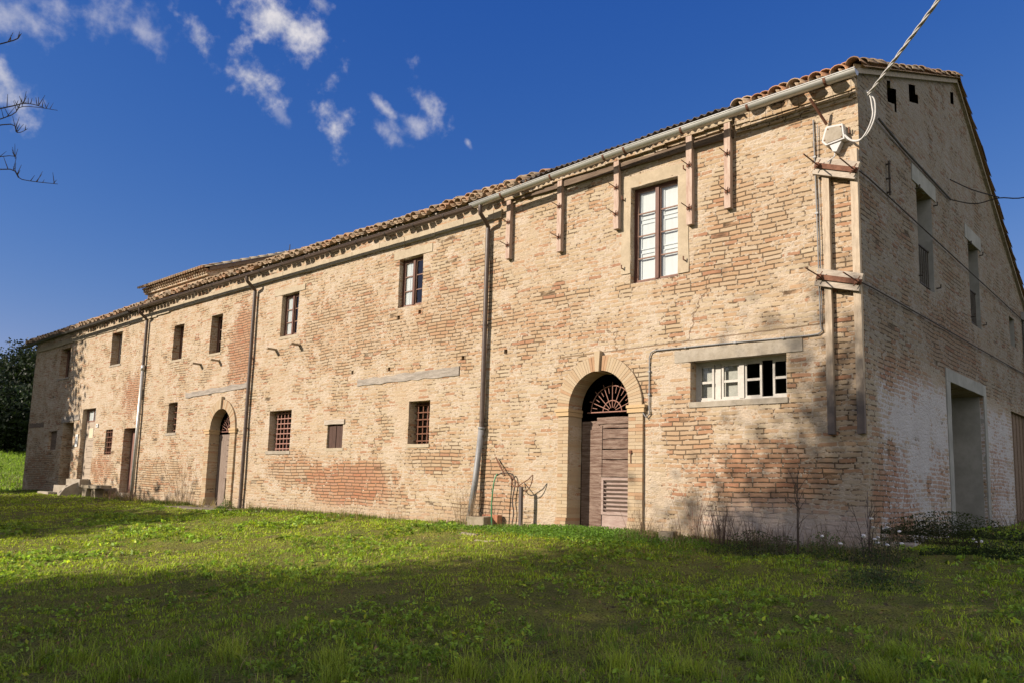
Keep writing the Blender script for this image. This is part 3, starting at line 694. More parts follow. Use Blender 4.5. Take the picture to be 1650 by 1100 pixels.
# boarded shutters
mb = MB(); x0, x1, z0, z1, d = OP['j']
for k in range(4): mb.box(x0 + .005 + k * .157, x0 + .157 + k * .157, .045, .07, z0, z1 - .01)
mb.box(-12.765, -12.745, .03, .044, z0, z1 - .01)
sh = mb.build('shutter', M_shutter, house); slab('lintel', -13.2, -12.36, 2.19, 2.31, M_clamp, sh, -.03, .1, 3); slab('sill', -13.12, -12.38, 1.53, 1.6, M_plaster, sh, -.01, .1, 4)
mb = MB(); x0, x1, z0, z1, d = OP['e']
for k in range(5): mb.box(x0 - .01 + k * .178, x0 + .165 + k * .178, .09, .12, z0, z1)
mb.build('shutter', M_eavewood, house)
# doors of the far part
x0, x1, z0, z1, d = OP['db']
mb = MB(); mb.box(x0, x1, d, d + .05, z0 - .3, 2.82)
for k in range(10): mb.box(-28.98, x1, d - .02, d - .001, z0 + .02 + k * .21, z0 + .215 + k * .21)
dd_ = mb.build('door', M_palewood, house)
mb = MB(); bars(mb, x0, x1, 2.82, z1, d, .06, .05, 1, 0, .04); mb.build('frame', M_midframe, dd_)
mb = MB(); mb.quad((x0, d + .02, 2.85), (x1, d + .02, 2.85), (x1, d + .02, z1), (x0, d + .02, z1)); mb.build('pane', M_glass, dd_)
mb = MB(); mb.quad((x0, d + .06, 2.85), (x1, d + .06, 2.85), (x1, d + .06, z1), (x0, d + .06, z1)); mb.build('curtain', M_curtain, dd_)
x0, x1, z0, z1, d = OP['dd']
mb = MB(); mb.box(x0, x1, d, d + .05, z0 - .2, z1)
for k in range(3): mb.box(-24.85 + k * .245, -24.61 + k * .245, d - .02, d - .001, z0 + .02, z1 - .05)
dr = mb.build('door', M_reddoor, house); mb = MB(); mb.box(-24.78, -24.70, d - .06, d - .02, 1.18, 1.3); mb.build('handle', M_iron, dr)
slab('doorstep', -25.32, -24.1, -.1, .22, M_conc, house, -.04, .42, 6)
x0, x1, z0, z1, d = OP['da']
mb = MB(); mb.box(x0, x1, d, d + .05, -.2, z1)
mb.build('door', M_woodv, house); slab('doorstep', -31.15, -30.1, -.2, .16, M_conc, house, -.03, .75, 7)
# embedded old beams (uneven, silver grey), slate brackets
def beam(x0, x1, za0, za1, zb0, zb1, seed, mat=M_beam):
    mb = MB(); n = 16; rnd = random.Random(seed)
    top = []; bot = []
    for i in range(n + 1):
        f = i / n; x = x0 + (x1 - x0) * f
        bot.append((x, za0 + (za1 - za0) * f + rnd.uniform(-.018, .018))); top.append((x, zb0 + (zb1 - zb0) * f + rnd.uniform(-.03, .02)))
    mb.prism(bot + top[::-1], 1, -.022, .06); mb.build('embedded_beam', mat, house)
beam(-11.92, -8.38, 3.09, 3.10, 3.25, 3.30, 1); beam(-20.83, -17.06, 3.28, 3.39, 3.45, 3.55, 2); beam(-35.2, -33.45, 2.78, 2.76, 2.97, 2.95, 3, M_eavewood); beam(-31.4, -29.55, 2.86, 2.92, 3.08, 3.16, 4)
for x, z in ((-20.0, 4.30), (-18.85, 4.31), (-15.72, 4.35), (-14.55, 4.36)):
    mb = MB(); mb.rough_box(x - .05, x + .05, -.29, .02, z - .02, z + .025, .008, 5, int(-x * 9)); mb.build('slate_bracket', M_slate, house)
# stone steps with curved cheek at the pale door
mb = MB(); mb.rough_box(-29.3, -27.95, -.35, .3, .35, .64, .015, 10, 1); mb.rough_box(-29.5, -28.3, -.70, -.352, .05, .40, .015, 10, 2); mb.rough_box(-30.3, -29.1, -1.0, -.50, -.15, .14, .02, 10, 3)
mb.prism([(-.95, -.15), (-.95, .08), (-.80, .30), (-.55, .45), (-.25, .58), (-.03, .66), (-.03, -.15)], 0, -28.28, -28.05)
mb.build('entrance_steps', M_conc, house)

# ---- roof: coppi along the eaves and verges, waved field behind, ridge
def coppo(r, L, th, seg=7):
    """half-tube tile along +y (up-slope), arch up; returns verts, quads"""
    v = []; 
    for yy, rr_ in ((0, r), (L, r * .82)):
        for rad in (rr_, rr_ - th):
            for k in range(seg + 1):
                a = math.pi * k / seg; v.append((-rad * math.cos(a), yy, rad * math.sin(a) * .85))
    n = seg + 1; f = []
    for k in range(seg):
        f += [(k, k + 1, 2 * n + k + 1, 2 * n + k), (n + k, 3 * n + k, 3 * n + k + 1, n + k + 1), (k, n + k, n + k + 1, k + 1), (2 * n + k, 2 * n + k + 1, 3 * n + k + 1, 3 * n + k)]
    for e in (0, seg): f.append((e, 2 * n + e, 3 * n + e, n + e))
    return np.array(v), np.array(f)
def tiles(name, places, parent, mat=M_tile):
    """places: (x,y,z, pitch, rotz, flip, r, L, colour)"""
    VV = []; FF = []; CC = []; o = 0
    for (x, y, z, p, rz, fl, r, L, c) in places:
        v, f = coppo(r, L, .016)
        v = v.copy()
        if fl: v[:, 2] = -v[:, 2]
        Mx = Matrix.Rotation(rz, 3, 'Z') @ Matrix.Rotation(p, 3, 'X'); v = v @ np.array(Mx).T + np.array((x, y, z))
        VV.append(v); FF.append(f + o); o += len(v); CC.append(np.tile(c, (len(v), 1)))
    return mesh_np(name, np.concatenate(VV), np.concatenate(FF), mat, parent, np.concatenate(CC))
rnd = random.Random(11)
TC = [(.30, .20, .125), (.34, .235, .15), (.26, .18, .12), (.36, .21, .125), (.28, .22, .155), (.22, .165, .115), (.38, .28, .19)]
def eave_row(xa, xb, sp, r, jit, hot=0, rows=2):
    P = []; x = xa; SA = math.atan(SL)
    while x < xb:
        for row in range(rows):
            y = EY + row * .34 + rnd.uniform(-jit, jit) * 1.6; b0 = base(x) + SL * (y - EY)
            c = np.array(rnd.choice(TC)); b0 += .07 * max(0, 1 - abs(x + 7.6) / 1.5) * (row > 0)
            if rnd.random() < hot: c = np.array((.40, .20, .105))
            P.append((x + rnd.uniform(-jit, jit) * .6, y + .02, b0 + .065 + rnd.uniform(0, jit) * 1.2 + row * .05, SA + rnd.uniform(-.05, .03), rnd.uniform(-.06, .06), False, r * rnd.uniform(.93, 1.06), .46, c * rnd.uniform(.8, 1.15)))
            c = np.array(rnd.choice(TC)); P.append((x + sp / 2 + rnd.uniform(-jit, jit) * .4, y - .05, b0 + .085 + row * .035 + rnd.uniform(-jit, jit) * .4, SA + rnd.uniform(-.03, .03), rnd.uniform(-.05, .05), True, r * .97, .46, c * rnd.uniform(.8, 1.1)))
        x += sp * rnd.uniform(.96, 1.04)
    return P
P = eave_row(-35.85, -6.55, .225, .106, .042, .05, 3) + eave_row(-1.80, .0, .325, .125, .026, .6, 2)
# verge tiles up the gable (front slope, back slope), tints darkened to paint their shade
SA = math.atan(SL)
for k in range(16):
    y = EY + .05 + k * .385
    P.append((.03, y, base(0) + SL * (y - EY) + .085 + rnd.uniform(0, .045), SA - .05 + rnd.uniform(-.03, .03), rnd.uniform(-.08, .08), False, .112, .46, np.array(rnd.choice(TC)) * .55))
    yb = RY + .45 + k * .385; P.append((.03, yb, roofz(0, yb) + .05 + rnd.uniform(0, .045), math.atan(SLB) - .06 + rnd.uniform(-.03, .03), math.pi + rnd.uniform(-.08, .08), False, .112, .46, np.array(rnd.choice(TC)) * .55))
for k in range(86):
    x = .1 - k * .42
    P.append((x, RY, roofz(x, RY) + .05, 0, math.pi / 2 + rnd.uniform(-.04, .04), False, .12, .46, np.array(rnd.choice(TC)) * rnd.uniform(.85, 1.1)))
roof = tiles('roof', P, house)
# waved field of the two slopes (tile pattern only seen from higher up) and the board below
xs = np.arange(-36.0, .121, .0525); ysl = np.concatenate([np.arange(EY + .30, RY, .40), [RY], np.arange(RY + .4, 12.75, .4)])
XX, YY = np.meshgrid(xs, ysl, indexing='ij'); b0 = np.array([base(x) for x in xs])[:, None]
ZZ = b0 + SL * (RY - EY) - np.where(YY < RY, SL * (RY - YY), SLB * (YY - RY)) + .055 + .045 * np.sin(XX * 2 * np.pi / .21)
nx, ny = XX.shape; idx = np.arange(nx * ny).reshape(nx, ny); F = np.stack([idx[:-1, :-1], idx[1:, :-1], idx[1:, 1:], idx[:-1, 1:]], -1).reshape(-1, 4)
cc = np.array([TC[random.Random(i).randrange(7)] for i in range(nx)]); cc = np.repeat(cc, ny, 0)
mesh_np('tile_field', np.stack([XX, YY, ZZ], -1).reshape(-1, 3), F, M_tile, roof, cc)
mb = MB(); xl = list(np.arange(-35.9, .061, .5)) + [.06]
for a, b_ in zip(xl, xl[1:]):
    for (y0, y1) in ((EY + .17, RY), (12.7, RY)):
        za0, zb0 = roofz(a, y0), roofz(b_, y0); za1, zb1 = roofz(a, y1), roofz(b_, y1)
        for o_ in (0, -.035): mb.quad((a, y0, za0 + o_), (b_, y0, zb0 + o_), (b_, y1, zb1 + o_), (a, y1, za1 + o_))
        mb.quad((a, y0, za0), (b_, y0, zb0), (b_, y0, zb0 - .035), (a, y0, za0 - .035))
for x in (.06, -35.9):
    for (y0, y1) in ((EY + .12, RY), (12.7, RY)): mb.quad((x, y0, roofz(x, y0) + .03), (x, y1, roofz(x, y1) + .03), (x, y1, roofz(x, y1) - .05), (x, y0, roofz(x, y0) - .05))
mb.build('roof_board', M_beam, roof)
# corrugated sheets over the middle of the right half
mb = MB(); xs_ = np.arange(-6.55, -1.83, .022)
for a, b_ in zip(xs_, xs_[1:]):
    q = [(x, base(x) + .05 + .024 * math.sin(x * 2 * math.pi / .13)) for x in (a, b_)]
    for y0, y1 in ((EY - .02, 1.2),):
        for o_ in (0, -.008): mb.quad((q[0][0], y0, q[0][1] + o_), (q[1][0], y0, q[1][1] + o_), (q[1][0], y1, q[1][1] + o_ + SL * (y1 - y0)), (q[0][0], y1, q[0][1] + o_ + SL * (y1 - y0)))
        mb.quad((q[0][0], y0, q[0][1]), (q[1][0], y0, q[1][1]), (q[1][0], y0, q[1][1] - .008), (q[0][0], y0, q[0][1] - .008))
mb.build('corrugated_sheet', M_sheet, house, smooth=True)
# cornice: flat blocks in the middle and left, two oversailing brick courses at the right, eave plank between
mb = MB(); x = -35.2; rnd = random.Random(5)
while x < -7.3:
    w = rnd.uniform(.9, 1.15); z = base(x) - .40; mb.rough_box(x, min(x + w - .012, -7.25), -.045, .06, z, z + .19, .008, 6, int(x * 10)); x += w
mb.build('cornice', M_plaster, house)
mb = MB(); x = -1.95
while x < -.01:
    w = min(.27, -.003 - x); z = base(x); mb.box(x, x + w - .006, -.035, .05, z - .29, z - .235); mb.box(x, x + w - .006, -.06, .05, z - .232, z - .17); mb.box(x, x + w - .006, -.085, .05, z - .167, z - .0); x += .27
mb.build('brick_cornice', M_plain, house)
slab('eave_plank', -7.1, -2.0, 6.60, 6.72, M_eavewood, house, -.07, .05, 8, .012)
mb = MB(); x = -7.1
while x < -2.0: z = base(x); mb.box(x, x + .25, -.05, .04, z - .17, z - .115); mb.box(x, x + .25, -.12, .04, z - .112, z - .05); x += .256
mb.build('brick_cornice', M_plain, house)
# gutters: half round, rising and falling as hung; brackets
def gutter(pts, r, mat, bx, bmat):
    mb = MB(); n = 9; Y = -.40; rows = []
    for x, z in pts:
        out = [(x, Y + rad * math.cos(a), z + rad * math.sin(a)) for rad, rng in ((r, range(n + 1)), (r - .008, range(n, -1, -1))) for a in (math.pi + math.pi * k / n for k in rng)]
        rows.append([mb.bm.verts.new(p) for p in out])
    for p, q in zip(rows, rows[1:]):
        for k in range(len(p)): mb.bm.faces.new((p[k], p[(k + 1) % len(p)], q[(k + 1) % len(p)], q[k]))
    for e in (rows[0], rows[-1]):
        mb.bm.faces.new(e[:n + 1])
    mb.tube([(x, Y - r, z) for x, z in pts], .011, 6)
    g = mb.build('gutter', mat, house, smooth=True)
    e = g.modifiers.new('e', 'EDGE_SPLIT'); e.split_angle = R(50)
    for x in bx:
        z = float(np.interp(-x, [-p[0] for p in pts], [p[1] for p in pts])); b_ = MB()
        ring = [(x, Y + (r + .006) * math.cos(a), z + (r + .006) * math.sin(a)) for a in (math.pi + math.pi * k / 10 for k in range(11))]
        for p, q in zip(ring, ring[1:]): b_.quad((p[0] - .02, p[1], p[2]), (p[0] + .02, p[1], p[2]), (q[0] + .02, q[1], q[2]), (q[0] - .02, q[1], q[2]))
        b_.build('gutter_bracket', bmat, g)
    return g
gutter([(.13, 6.905), (-1.0, 6.885), (-4, 6.80), (-6, 6.70), (-7.78, 6.61)], .085, M_galv, [-.32, -1.55, -2.75, -3.9, -4.35, -5.6, -6.9], M_rust)
gutter([(-7.72, 6.575), (-10.5, 6.565), (-16.9, 6.565), (-20, 6.57), (-24.7, 6.565)], .072, M_brown, [-8.6, -9.6, -10.6, -11.7, -12.8, -13.9, -15.0, -16.1, -17.7, -18.8, -19.9, -21.0, -22.1, -23.2], M_iron)
gutter([(-24.7, 6.50), (-28, 6.45), (-32, 6.40), (-35.9, 6.33)], .085, M_iron, [-25.4, -26.8, -28.2, -29.6, -31, -32.4], M_iron)
def downpipe(x, zt, zb, mat, lower=None, r=.05):
    mb = MB(); Yg = -.40; Yw = -.085
    top = [(x + .06, Yg, zt), (x + .06, Yg, zt - .13), (x + .05, Yg + .02, zt - .17), (x + .02, Yw - .06, zt - .33), (x, Yw, zt - .38), (x, Yw, zt - .45)]
    mb.tube(top, r * .92, 10); mb.tube([(x, Yw, zt - .41), (x, Yw, zb)], r, 12)
    for z in np.arange(zb + .3, zt - .6, 2.0): mb.tube([(x, Yw, z), (x, Yw, z + .03)], r + .008, 12); mb.box(x - .01, x + .01, Yw, .03, z + .005, z + .025)
    p = mb.build('downpipe', mat, house, smooth=True); e = p.modifiers.new('e', 'EDGE_SPLIT'); e.split_angle = R(50)
    if lower:
        pts, rr_, mm, lab = lower; b_ = MB(); b_.tube(pts, rr_, 12); b_.tube([pts[0], Vector(pts[0]).lerp(Vector(pts[1]), .04)], rr_ + .012, 12); q = b_.build('lower_pipe', mm, p, smooth=True); q['label'] = lab
    return p
downpipe(-7.58, 6.55, 1.75, M_brown, ([(-7.58, -.085, 1.95), (-7.66, -.13, .9), (-7.72, -.22, .05)], .062, M_greypipe, 'grey lower length of pipe leaning out from the wall'))
downpipe(-16.9, 6.55, -.1, M_brown, r=.052)
downpipe(-24.0, 6.55, 2.6, M_brown, ([(-24.0, -.085, 4.6), (-24.0, -.10, -.1)], .058, M_galv, 'silvery grey lower length of pipe'))
# ---- timber battens with iron ties, corner bracing
for i, (x, zt, zb) in enumerate(((-6.98, 6.70, 5.38), (-5.63, 6.74, 5.29), (-4.29, 6.80, 5.47), (-2.78, 6.84, 5.25), (-2.07, 6.86, 5.38))):
    mb = MB(); mb.rough_box(x - .065, x + .045, -.11, -.014, zb, zt, .007, 16, i + 20); o = mb.build('timber_batten', M_batten, house)
    for z in (zb + .28, zt - .55):
        b_ = MB(); b_.box(x - .05, x + .04, -.125, -.108, z - .022, z + .022); b_.tube([(x - .01, -.08, z), (x - .05, -.30, z + .05)], .008, 6); b_.tube([(x - .02, -.13, z - .05), (x + .02, -.14, z + .06)], .008, 6); b_.build('iron_tie', M_rust, o)
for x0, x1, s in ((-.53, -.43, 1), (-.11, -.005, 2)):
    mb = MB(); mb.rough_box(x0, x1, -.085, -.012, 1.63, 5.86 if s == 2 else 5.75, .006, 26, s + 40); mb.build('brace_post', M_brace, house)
for zl, zr in ((5.72, 5.47), (3.98, 3.79)):
    mb = MB(); a = math.atan2(zr - zl, .66); rot = Matrix.Rotation(-a, 3, 'Y'); cx, cz = -.30, (zl + zr) / 2
    b2 = MB(); b2.rough_box(cx - .335, cx + .335, -.155, -.088, cz - .13, cz + .13, .008, 12, int(zl * 9))
    for v in b2.bm.verts: p = v.co - Vector((cx, -.12, cz)); v.co = Vector((cx, -.12, cz)) + rot @ p
    o = b2.build('clamp_board', M_clamp, house)
    b_ = MB(); vs_ = b_.box(cx - .32, cx + .35, -.185, -.158, cz - .038, cz + .038, rot, (cx, -.12, cz)); b_.build('steel_bar', M_rust, o)
    for s in (-.26, .30):
        b_ = MB(); p = Vector((cx, -.19, cz)) + rot @ Vector((s, 0, 0)); b_.tube([p + Vector((0, .03, 0)), p + Vector((0, -.05, 0))], .035, 6); b_.tube([p + Vector((0, .02, 0)), p + Vector((-.05, -.42, .05))], .010, 6)
        b_.tube([p + Vector((-.05, -.03, -.07)), p + Vector((.05, -.03, .07))], .008, 5); b_.build('tie_bolt', M_rust, o)
    b_ = MB(); p = Vector((.045, -.16, zr - .01)); b_.tube([p, (.05, .2, zr), (.04, 12.2, zr - .04 + (.16 if zl < 5 else -.16))], .011, 6); b_.build('tie_rod', M_iron, o)
# ---- meter box, iron strut, conduits
mb = MB(); mb.prism([(-.45, 6.25), (-.43, 6.29), (-.18, 6.27), (-.155, 6.02), (-.44, 5.985), (-.505, 6.06)], 1, -.14, -.012); bx = mb.build('meter_box', M_boxgrey, house, bevel=.008)
mb = MB(); mb.prism([(-.39, 5.984), (-.21, 6.005), (-.29, 5.86), (-.345, 5.875)], 1, -.12, -.012); mb.build('cable_funnel', M_boxgrey, bx, bevel=.006)
mb = MB(); mb.prism([(-.425, 6.215), (-.41, 6.255), (-.205, 6.24), (-.185, 6.045), (-.425, 6.015), (-.475, 6.07)], 1, -.148, -.141); mb.build('box_lid', M_conc, bx)
for x, z in ((-.40, 6.23), (-.21, 6.22), (-.20, 6.06), (-.45, 6.07)): mb = MB(); mb.tube([(x, -.149, z), (x, -.154, z)], .010, 8); mb.build('screw', M_rust, bx)
mb = MB(); mb.tube([(-.58, -.36, 6.70), (-.45, -.05, 6.36)], .022, 8); mb.build('iron_strut', M_rust, house); mb = MB(); mb.tube([(-.12, 0, 6.13), (-.12, -.06, 6.13), (-.12, -.06, 6.22)], .010, 6); mb.build('wall_hook', M_rust, house)
mb = MB(); mb.tube([(-.665, -.03, 6.5), (-.64, -.03, 5.0), (-.62, -.03, 3.25), (-.60, -.03, 3.17), (-.66, -.03, 3.13), (-.9, -.03, 3.125), (-2.2, -.03, 3.15), (-3.5, -.03, 3.16), (-3.58, -.03, 3.13), (-3.61, -.03, 3.05), (-3.61, -.03, 2.2), (-3.60, -.035, 2.06), (-3.66, -.04, 2.0), (-3.72, -.045, 2.08), (-3.73, -.05, 2.2)], .011, 8)
mb.tube([(-.60, -.03, 6.4), (-.60, -.03, 5.75), (-.595, -.03, 3.3)], .006, 6)
for x, z in ((-.655, 5.9), (-.64, 5.0), (-.63, 4.1), (-1.2, 3.13), (-2.0, 3.147), (-2.9, 3.155), (-3.61, 2.8), (-3.61, 2.4)): mb.box(x - .022, x + .022, -.046, .01, z - .014, z + .014)
mb.build('conduit', M_greypipe, house, smooth=False)
mb = MB(); mb.tube([(-.33, -.07, 5.87), (-.32, -.13, 5.78), (-.40, -.2, 5.70)], .010, 6); mb.build('lead_wire', M_cable, house)
mb = MB(); mb.box(-24.10, -24.03, -.07, .01, 3.45, 3.78); mb.build('junction_box', M_boxgrey, house)
# ---- gable windows, doors
for key in ('w1', 'w2', 'w3'):
    y0, y1, z0, z1, e = OPG[key]; mb = MB()
    for q in ((y0 - .02, y0 + .07, z0, z1), (y1 - .07, y1 + .02, z0, z1), ((y0 + y1) / 2 - .04, (y0 + y1) / 2 + .04, z0, z1)): mb.box(-e - .06, -e, q[0], q[1], q[2], q[3])
    mb.box(-e - .055, -e - .004, y0, y1, z1 - .08, z1); w = mb.build('window', M_frame, house)
    mb = MB(); mb.quad((-e - .03, y0, z0), (-e - .03, y1, z0), (-e - .03, y1, z1), (-e - .03, y0, z1)); mb.build('pane', M_glass, w)
    mb = MB(); mb.box(-e + .002, -.004, y1 - .012, y1 + .02, z0, z1 - .001); mb.build('jamb', M_reveal, w)
    if key != 'w3':
        mb = MB(); zt = z0 + .78; mb.box(-.10, -.07, y0, y1, zt - .012, zt + .012); mb.box(-.10, -.07, y0, y1, z0 + .08, z0 + .10)
        for k in range(8): y = y0 + .06 + (y1 - y0 - .12) * k / 7; mb.tube([(-.085, y, z0), (-.085, y, zt)], .009, 6)
        mb.build('railing', M_iron, w)
        mb = MB(); mb.rough_box(-.05, .014, y0 - .25, y1 + .25, z1 + .002, z1 + .30, .006, 10, 3); mb.build('lintel', M_reveal, w)
        mb = MB()
        for y, z in ((y1 + .12, z1 - .1), (y1 + .12, z0 + .12), (y0 - .03, z1 - .1), (y0 - .03, z0 + .12)): mb = MB(); mb.tube([(0, y, z), (.07, y, z), (.07, y, z + .06)], .014, 6); mb.build('pintle', M_iron, w)
y0, y1, z0, z1, e = OPG['door']
mb = MB()
for q in ((y0 - .26, y0 - .003, z0 - .2, z1), (y1 + .003, y1 + .22, z0 - .2, z1), (y0 - .26, y1 + .22, z1 + .004, z1 + .24)): mb.rough_box(-.06, .022, q[0], q[1], q[2], q[3], .006, 12, 2)
mb.build('door_surround', M_reveal, house)
mb = MB(); mb.box(-e, -.062, y1 - .02, y1 + .1, z0 - .2, z1 - .001); mb.build('door_reveal', M_reveal, house)
mb = MB(); mb.box(-e - .05, -e, y0 - .1, y1 - .022, z0 - .2, z1); mb.build('garage_door', M_eavewood, house)
y0, y1, z0, z1, e = OPG['rdoor']
mb = MB()
for k in range(12): mb.box(-.12, -.09 + (k % 2) * .012, y0 + k * .19, y0 + .18 + k * .19, z0 - .1, z1)
mb.build('plank_door', M_eavewood, house)
mb = MB(); mb.tube([(.05, 1.22, 5.5), (.05, 1.22, 6.07)], .018, 6); 
for z in (5.55, 5.78, 6.02): mb.tube([(0, 1.22, z), (.07, 1.22, z)], .016, 6)
mb.build('wall_anchor', M_iron, house)
mb = MB(); mb.tube([(.06, .75, 6.60), (.035, 2.0, 6.57), (.035, 5.0, 6.54)], .018, 6); mb.build('wall_conduit', M_darkcable, house)
mb = MB(); mb.tube([(.07, 11.62, 5.4), (.07, 11.62, .3)], .06, 10); mb.box(.005, .16, 11.52, 11.74, 5.3, 5.5); mb.build('downpipe', M_greypipe, house)
# ---- raised roof block behind
tx0, tx1, ty, tz = -30.3, -25.0, 2.5, 8.78
def tzf(y): return tz + .40 * (min(y, 7.0) - ty) - .40 * max(0, y - 7.0)
mb = MB(); mb.quad((tx0, ty, 6.8), (tx1, ty, 6.8), (tx1, ty, tz - .05), (tx0, ty, tz - .05))
for x in (tx0, tx1): mb.bm.faces.new([mb.bm.verts.new(p) for p in ((x, ty, 6.8), (x, 10, 6.8), (x, 10, tzf(10) - .06), (x, 7, tzf(7) - .06), (x, ty, tz - .06))])
tw = mb.build('raised_block', M_plain, house)
mb = MB(); x = tx0 - .1
while x < tx1 + .05: mb.box(x, x + .09, ty - .16, ty, tz - .22, tz - .12); x += .18
mb.box(tx0 - .1, tx1 + .1, ty - .10, ty, tz - .30, tz - .225); mb.box(tx0 - .1, tx1 + .1, ty - .22, ty, tz - .118, tz - .06); mb.build('dentil_cornice', M_plain, tw)
PT = []; rnd = random.Random(21); x = tx0 - .2
while x < tx1 + .15:
    for row in range(2):
        y = ty - .34 + row * .34; PT.append((x + rnd.uniform(-.01, .01), y, tz - .10 + .40 * row * .34 + .05, .38, rnd.uniform(-.05, .05), False, .09, .46, np.array(rnd.choice(TC)) * .9)); PT.append((x + .1, y - .04, tz - .07 + .40 * row * .34 + .05, .38, rnd.uniform(-.05, .05), True, .088, .46, np.array(rnd.choice(TC)) * .9))
    x += .205
for k in range(13): y = ty - .3 + k * .38; PT.append((tx1 + .12, y, tzf(y) + .06, .36, rnd.uniform(-.04, .04), False, .11, .46, np.array((.36, .31, .23))))
tr = tiles('raised_roof', PT, tw)
mb = MB()
for o_ in (.045, -.10):
    mb.quad((tx0 - .2, ty - .06, tzf(ty) - .03 + o_), (tx1 + .16, ty - .06, tzf(ty) - .03 + o_), (tx1 + .16, 7, tzf(7) + o_), (tx0 - .2, 7, tzf(7) + o_)); mb.quad((tx0 - .2, 10.2, tzf(10.2) + o_), (tx1 + .16, 10.2, tzf(10.2) + o_), (tx1 + .16, 7, tzf(7) + o_), (tx0 - .2, 7, tzf(7) + o_))
mb.quad((tx1 + .16, ty - .06, tzf(ty) + .015), (tx1 + .16, 7, tzf(7) + .045), (tx1 + .16, 7, tzf(7) - .10), (tx1 + .16, ty - .06, tzf(ty) - .13)); mb.build('roof_board', M_eavewood, tr)

# ------------------------------------------------------------------ loose things at the house
ant = empty('television_antenna', (-23.5, 5.0, 8.6)); tag(ant, 'thin television antenna standing on the tiled roof against the sky', 'antenna')
mb = MB(); mb.tube([(0, 0, 0), (0, 0, 1.45)], .018, 6); mb.build('mast', M_darkcable, ant)
for z, L, rz in ((1.12, 1.0, .35), (.86, .75, -.5)):
    mb = MB(); c_, s_ = math.cos(rz), math.sin(rz); mb.tube([(-L * .6 * c_, -L * .6 * s_, z), (L * .6 * c_, L * .6 * s_, z)], .012, 5)
    for k in range(7): q = -L * .55 + L * 1.1 * k / 6; h = .2 + .03 * k; mb.tube([(q * c_ + h * s_, q * s_ - h * c_, z + .015), (q * c_ - h * s_, q * s_ + h * c_, z + .015)], .007, 4)
    mb.build('crossbar', M_darkcable, ant)
def curve_pts(ps, n=10):
    out = []; ps = [Vector(p) for p in ps]; q = [ps[0]] + ps + [ps[-1]]
    for i in range(1, len(q) - 2):
        for k in range(n):
            s = k / n; a, b_, c, d = q[i - 1], q[i], q[i + 1], q[i + 2]
            out.append(.5 * ((2 * b_) + (c - a) * s + (2 * a - 5 * b_ + 4 * c - d) * s * s + (3 * b_ - a - 3 * c + d) * s ** 3))
    return out + [ps[-1]]
cab = empty('overhead_cable', (.2, -.1, 6.6)); tag(cab, 'pale twisted cable looping off the house corner up to the sky', 'cable')
loc = Vector((.2, -.1, 6.6))
for k in range(3):
    o_ = Vector((.014 * math.cos(k * 2.1), .014 * math.sin(k * 2.1), .02 * (k - 1)))
    p = [(-.17, -.13, 6.10 - k * .01), (-.07, -.13, 5.99 - .02 * k), (.06, -.13, 5.97 - .03 * k), (.17, -.12, 6.06 - .015 * k), (.25, -.11, 6.24), (.265 - .012 * k, -.10, 6.42), (.245 - .012 * k, -.10, 6.56), (.17, -.10, 6.66)]
    mb = MB(); mb.tube([q + o_ - loc for q in curve_pts(p, 8)], .0105, 7); mb.build('strand', M_cable, cab, smooth=True)
a = Vector((.19, -.1, 6.62)); b_ = Vector((9.3, -12.6, 6.95)); mb = MB(); N = 260
for k in range(3):
    pts = []
    for i in range(N + 1):
        f = i / N; p = a.lerp(b_, f); p.z -= .28 * 4 * f * (1 - f); ph = i * .42 + k * 2.09; p += Vector((.72, .5, 0)).normalized() * (.014 * math.cos(ph)) + Vector((0, 0, .014 * math.sin(ph))); pts.append(p - loc)
    mb.tube(pts, .012, 6)
mb.build('twisted_span', M_cable, cab, smooth=True)
br = empty('service_wire', (.05, 5.0, 6.54)); tag(br, 'thin dark service wire leaving the gable wall towards the right', 'wire'); loc = Vector((.05, 5.0, 6.54))
for nm, p in (('long_span', [(.04, 5.0, 6.54), (.5, 4.75, 6.28), (1.02, 4.1, 6.08), (1.6, 3.9, 5.95), (3.2, 2.6, 5.9), (6, 1, 6.2)]), ('short_span', [(.04, 5.0, 6.95), (.5, 4.55, 6.5), (1.02, 4.08, 6.09)])):
    mb = MB(); mb.tube([q - loc for q in curve_pts(p, 6)], .011, 5); mb.build(nm, M_darkcable, br)
# signs
s = empty('notice_plate', (-29.6, -.02, 2.12)); tag(s, 'narrow white notice plate on the wall between the two far doorways', 'sign')
mb = MB(); mb.box(-.11, .11, -.006, .006, -.24, .24); mb.build('plate', M_sign, s); mb = MB(); mb.box(-.06, .06, -.010, -.007, .06, .16); mb.box(-.06, .06, -.010, -.007, -.14, -.02); mb.build('print', M_bluesign, s)
s = empty('house_number', (-27.72, -.02, 2.64)); tag(s, 'small white number plate right of the pale plank door', 'sign'); mb = MB(); mb.box(-.10, .10, -.006, .006, -.07, .07); mb.build('plate', M_sign, s)
mb = MB(); mb.box(-.05, .04, -.010, -.007, -.03, .03); mb.build('print', M_bluesign, s)
mb = MB(); mb.box(-28.86, -28.46, OP['db'][4] - .030, OP['db'][4] - .022, 2.20, 2.58); tag(mb.build('paper_notice', M_note), 'yellowed paper notice pinned to the pale plank door', 'notice')
